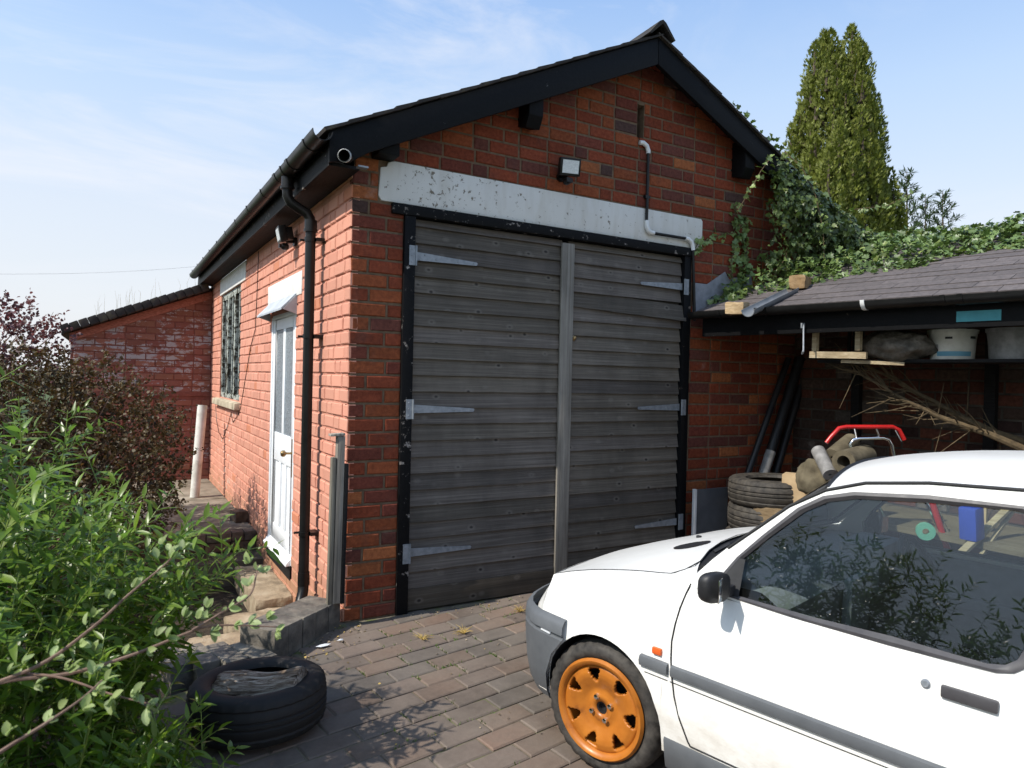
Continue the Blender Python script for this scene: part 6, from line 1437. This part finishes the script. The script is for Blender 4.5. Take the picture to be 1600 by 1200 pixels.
fine_bush('bronze_bush', 'dense dark bronze leaved bush in front of the red outbuilding', [bl(150, 700, 6.0, .75, .7, .62), bl(60, 640, 6.0, .6, .6, .5), bl(10, 720, 5.6, .7, .7, .8), bl(205, 780, 5.8, .36, .55, .55), bl(110, 800, 5.4, .6, .6, .6), bl(215, 690, 6.3, .28, .4, .36), bl(140, 610, 6.2, .35, .4, .25)], 34000, tiny, MAT['bronze'], 3, (-1.9, 2.4, -.1), (1.15, 1.0, .9), (.016, .034))
fine_bush('purple_shrub', 'open purple leaved shrub against the sky at far left', [bl(20, 545, 6.6, .40, .4, .45), bl(75, 560, 6.6, .30, .35, .3), bl(-30, 560, 6.5, .5, .5, .5), bl(30, 500, 6.6, .25, .3, .16), bl(95, 520, 6.6, .14, .2, .14)], 4200, tiny, MAT['purple'], 4, (-2.8, 2.6, .6), (1, 1, 1), (.02, .04))
# ---- ivy
def ivy_mass(name, label, gen, n, keep, seed, grp, strands=(), sz=(.035, .075), shade_dim=1.0):
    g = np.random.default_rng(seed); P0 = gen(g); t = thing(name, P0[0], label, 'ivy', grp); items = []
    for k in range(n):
        p, nrm_ = gen(g); nn = Vector(nrm_)+Vector(g.normal(size=3))*.42; nn.normalize(); d = Vector((0, 0, -1))-nn*(-nn.z)+Vector(g.normal(size=3))*.5; v = g.uniform(.55, 1.35)*shade_dim; y = g.random() < .12
        items.append((('iv', 0), IVY, leafframe(p, d, nn, float(g.uniform(*sz))), (v*(1.35 if y else 1), v*(1.15 if y else 1), v)))
    m = MB(); made = False
    for P, r_, gap in strands:
        Q = [Vector(p) for p in P]; m.tube(Q, [.004]*len(Q), 5); made = True
        L = sum((Q[i+1]-Q[i]).length for i in range(len(Q)-1)); c = int(L/gap)
        for j in range(c):
            x = (j+.5)/c*(len(Q)-1); i = min(int(x), len(Q)-2); p = Q[i].lerp(Q[i+1], x-i); s = 1 if j % 2 else -1
            for q in range(2):
                nn = Vector((-.55, -.55, .45))+Vector(g.normal(size=3))*.4; d = Vector((s*.6, -.3, -.6))+Vector(g.normal(size=3))*.5; v = g.uniform(.9, 1.6)
                items.append((('iv', 0), IVY, leafframe(p+Vector(g.normal(size=3))*.015, d, nn, float(g.uniform(.032, .06))), (v*1.1, v, v)))
    if made: m.build('vine', MAT['drytwig'], t, smooth=True)
    pieces('leaf', items, MAT['ivy'], t, keep, 'foliage'); return t
def roofz2(s, tt): return ZE+RS*tt
LOWB = [(0.0, .10), (.22, .25), (.45, .52), (.7, .62), (1.1, .82), (1.6, 1.12), (2.2, 1.35), (5.2, 1.7)]   # lower edge of the ivy on the roof: along s, distance up
def gen_roof(g):
    while True:
        s = g.random()**1.15*5.0; lo = interp(s, LOWB)+.05*math.sin(s*9)+.04*math.sin(s*23); tt = lo+(RWd+.35-lo)*g.random()
        if s < s0(min(tt, RWd))+.01: continue
        k = min(1, (tt-lo)/.45); nz = mnoise.noise(Vector((s*4.5, tt*4.5, 5)))+.5*mnoise.noise(Vector((s*11, tt*11, 8))); hmp = .03+(.22-.11*min(1, s/1.6))*k*(.72+.75*nz)
        if nz < -.35 and g.random() < .7: continue
        hmp = max(hmp, .02); h = hmp*g.random()**.35
        n2 = Vector((-.35, -.15, 1)); e = .25*math.cos(s*7)*k
        return cp(s, tt, roofz2(s, min(tt, RWd))-max(0, tt-RWd)*.3+h), n2+ed*e
def gen_hang(g):
    # mass tumbling over the right end of the gable on to the carport roof
    while True:
        a = g.random(); c = Vector((3.46, -.16, 3.40)).lerp(Vector((4.62, -.30, 2.74)), a); c2 = Vector((3.48, -.10, 2.38)).lerp(Vector((4.6, -.45, 2.62)), a); b = g.random(); p = c.lerp(c2, b)
        nz = mnoise.noise(Vector((a*7, b*6, 2)))+.5*mnoise.noise(Vector((a*17, b*15, 7))); o = .08+.20*math.sin(math.pi*b)*(.55+.9*nz); q = g.random()**.35
        if nz < -.18 and g.random() < .8: continue
        if b > .55 and a < .35*(b-.55)/.45*1.2 and g.random() < .7: continue
        p = p+Vector((-.05*math.sin(math.pi*b)*(1-a), -o*q, g.uniform(-.05, .05))); return p, Vector((-.05, -1.0, .10 if b > .15 else .9))
def gen_verge(g):
    a = g.random(); x = 2.95+(3.75-2.95)*a; return Vector((x, -.19+g.uniform(-.02, .25), roofz(x)+.05+abs(g.normal())*.03*(.5+1.8*a))), Vector((.2, -.5, 1))
hs = [([Vector((3.55, -.24, 3.42)), Vector((3.62, -.36, 3.28)), Vector((3.72, -.42, 3.05)), Vector((3.80, -.44, 2.78)), Vector((3.83, -.44, 2.5))], 0, .05),
      ([Vector((3.42, -.22, 3.36)), Vector((3.28, -.24, 3.22)), Vector((3.16, -.22, 3.02)), Vector((3.07, -.2, 2.88))], 0, .055),
      ([Vector((3.58, -.22, 3.1)), Vector((3.6, -.28, 2.8)), Vector((3.58, -.26, 2.55)), Vector((3.5, -.18, 2.36))], 0, .06),
      ([Vector((4.2, -.4, 3.0)), Vector((4.5, -.55, 3.05)), Vector((4.75, -.6, 3.18))], 0, .05)]
fs = [([Vector((3.25, -.02, 2.75)), Vector((3.08, -.025, 2.72)), Vector((2.95, -.025, 2.66)), Vector((2.82, -.03, 2.62)), Vector((2.78, -.03, 2.56))], 0, .028), ([Vector((3.22, -.02, 2.98)), Vector((3.28, -.02, 2.75)), Vector((3.2, -.02, 2.5)), Vector((3.22, -.02, 2.3))], 0, .03), ([Vector((3.36, -.02, 2.9)), Vector((3.38, -.02, 2.6)), Vector((3.30, -.02, 2.35)), Vector((3.10, -.02, 2.2)), Vector((2.98, -.03, 2.15))], 0, .022)]
ivy_mass('roof_ivy', 'thick sunlit ivy carpet covering the upper carport roof', gen_roof, 9000, 200, 1, 'ivy on the garage and carport', (), (.022, .066))
ivy_mass('hanging_ivy', 'ivy tinted dark for shade, tumbling over the right end of the garage gable', gen_hang, 4200, 200, 2, 'ivy on the garage and carport', hs, (.020, .060), .62)  # same ivy, leaf colour lowered to paint in the shade on this mass
ivy_mass('verge_ivy', 'few ivy sprigs along the right roof verge', gen_verge, 110, 60, 3, 'ivy on the garage and carport', (), (.03, .06))
g_ = lambda g: (Vector((3.3+g.uniform(-.08, .08), -.03, g.uniform(2.2, 2.9))), Vector((0, -1, .2)))
ivy_mass('wall_ivy', 'ivy shoots clinging to the red brick beside the white lintel', g_, 60, 120, 4, 'ivy on the garage and carport', fs)
# ---- trees behind
def cypress(name, label, base, lobes, n, mat, seed, s):
    g = np.random.default_rng(seed); t = thing(name, base, label, 'tree'); M = []; C = []; B = Vector(base); wts = np.array([l[3]*l[4] for l in lobes]); wts = wts/wts.sum()
    fan = ([(0, 0, 0), (-.28, .45, .05), (-.12, .55, -.03), (-.16, .95, .04), (.06, .7, 0), (.14, 1.1, -.04), (.2, .6, .03), (.36, .62, -.04), (.1, .2, 0)], [(0, 8, 1, ), (1, 8, 2), (2, 8, 3), (3, 8, 4), (4, 8, 5), (5, 8, 6), (6, 8, 7), (7, 8, 0)])
    for k in range(n):
        l = lobes[g.choice(len(lobes), p=wts)]; f = g.random(); a = g.uniform(0, 6.283)
        prof = (.62+.38*math.sin(math.pi*min(1, f*.8+.1)))*(1-f**2.6)**.75; nz = mnoise.noise(Vector((math.cos(a)*1.6+l[0], math.sin(a)*1.6+l[1], f*l[4]*1.6)))+.6*mnoise.noise(Vector((math.cos(a)*4+l[0], math.sin(a)*4, f*l[4]*4)))
        r = l[3]*prof*(1+.42*nz)*(.78+.22*g.random()**.4); p = Vector((l[0]+r*math.cos(a), l[1]+r*math.sin(a), l[2]+f*l[4]))
        d = Vector((math.cos(a)*.7, math.sin(a)*.7, 1.15))+Vector(g.normal(size=3))*.28; v = g.uniform(.75, 1.25)
        M.append([list(q) for q in leafframe(p, d, Vector((math.cos(a), math.sin(a), .2))+Vector(g.normal(size=3))*.5, float(g.uniform(*s)))]); C.append((v, v, v))
    bulk('crown', fan, mat, t, M, C, smooth=False)
    m = MB(); top = max(l[2]+l[4] for l in lobes); m.tube([B, Vector((B.x, B.y, B.z+(top-B.z)*.5)), Vector((B.x, B.y, top-.6))], [.16, .10, .03], 8)
    for l in lobes: m.tube([Vector((B.x, B.y, l[2]+.1*l[4])), Vector((l[0], l[1], l[2]+.45*l[4])), Vector((l[0], l[1], l[2]+.9*l[4]))], [.05, .04, .01], 6)
    m.build('trunk', MAT['bark'], t, smooth=True); return t
def lobe(u, vt, vb, z, w): # lobe from its picture position: top, bottom, half width in pixels
    T = px(u, vt, z); Bm = px(u, vb, z); return (Bm.x, Bm.y, Bm.z, w*z/FOC, T.z-Bm.z)
ZC = 12.5
cb = px(1310, 600, ZC)
CW = [(120, 44), (180, 57), (230, 66), (300, 76), (360, 84), (430, 88)]
cl_ = random.Random(4); LB = [lobe(1300, 140, 290, ZC-.45, 22), lobe(1318, 130, 290, ZC-.45, 22), lobe(1308, 190, 340, ZC-.8, 24), lobe(1292, 230, 380, ZC-.9, 22), lobe(1330, 225, 380, ZC-.8, 22), lobe(1284, 50, 190, ZC, 21), lobe(1327, 42, 190, ZC, 22), lobe(1305, 84, 220, ZC, 26), lobe(1303, 118, 330, ZC, 34), lobe(1310, 190, 440, ZC, 40)]
for k in range(120):                                    # flame shaped sprays all round the outline
    v = 70+370*cl_.random()**.8; a = cl_.uniform(0, 6.283); w = interp(v, CW)*.82; uc = 1304
    if v < 135: uc = 1284 if k % 2 else 1328; w = 5+(v-60)*.30
    T_ = px(uc+(w*math.cos(a)), v, ZC); sh = CF*(-w*math.sin(a)*ZC/FOC); r_ = cl_.uniform(9, 17)*ZC/FOC; h_ = cl_.uniform(45, 95)*ZC/FOC
    LB.append((T_.x+sh.x, T_.y+sh.y, T_.z-h_*.55, r_, h_))
for u, v in ((1232, 196), (1246, 170), (1366, 150), (1372, 190), (1392, 285), (1388, 265), (1400, 305), (1404, 330), (1380, 290), (1228, 240), (1258, 130)): LB.append(lobe(u+2, v, v+95, ZC+cl_.uniform(-.3, .3), cl_.uniform(10, 14)))
cypress('cypress_tree', 'tall twin topped green cypress tree behind the carport', (cb.x, cb.y, -.6), LB, 52000, MAT['cypress'], 6, (.045, .10))
def far_fir(u, vt, vb, z, w, seed, label):
    g = np.random.default_rng(seed); T = px(u, vt, z); Bm = px(u, vb, z); base = Vector((Bm.x, Bm.y, -.6)); t = thing('fir_tree', base, label, 'tree', 'fir trees beyond the carport'); m = MB(); m.tube([base, Bm, T], [.10, .06, .008], 6); M = []; C = []; hgt = T.z-Bm.z
    for k in range(46):
        f = k/46; p = Bm.lerp(T, f); a = k*2.4; L = w*z/FOC*(1-f)**.8*g.uniform(.6, 1.15)+.08; d = Vector((math.cos(a), math.sin(a), .45)).normalized(); e = p+d*L; m.tube([p, p+d*L*.6-Vector((0, 0, .03)), e], [.012, .008, .003], 4, cap=False)
        for q in range(int(L/.02)+10):
            pp = p.lerp(e, g.uniform(.2, 1)); dd = d+Vector(g.normal(size=3))*.6; M.append([list(x) for x in leafframe(pp, dd, Vector((0, 0, 1)), float(g.uniform(.14, .26)))]); v = g.uniform(.8, 1.2); C.append((v, v, v))
    m.build('trunk', MAT['bark'], t); bulk('crown', ([(0, 0, 0), (-.12, .5, .02), (0, 1, 0), (.12, .5, .02)], [(0, 3, 2, 1)]), MAT['farfir'], t, M, C)
far_fir(1417, 265, 460, 21, 40, 2, 'slender fir with a spiky leader right of the cypress'); far_fir(1473, 298, 460, 22, 46, 3, 'spreading thin fir farthest right of the cypress'); far_fir(1446, 305, 460, 23, 34, 5, 'smallest fir between the two taller firs')
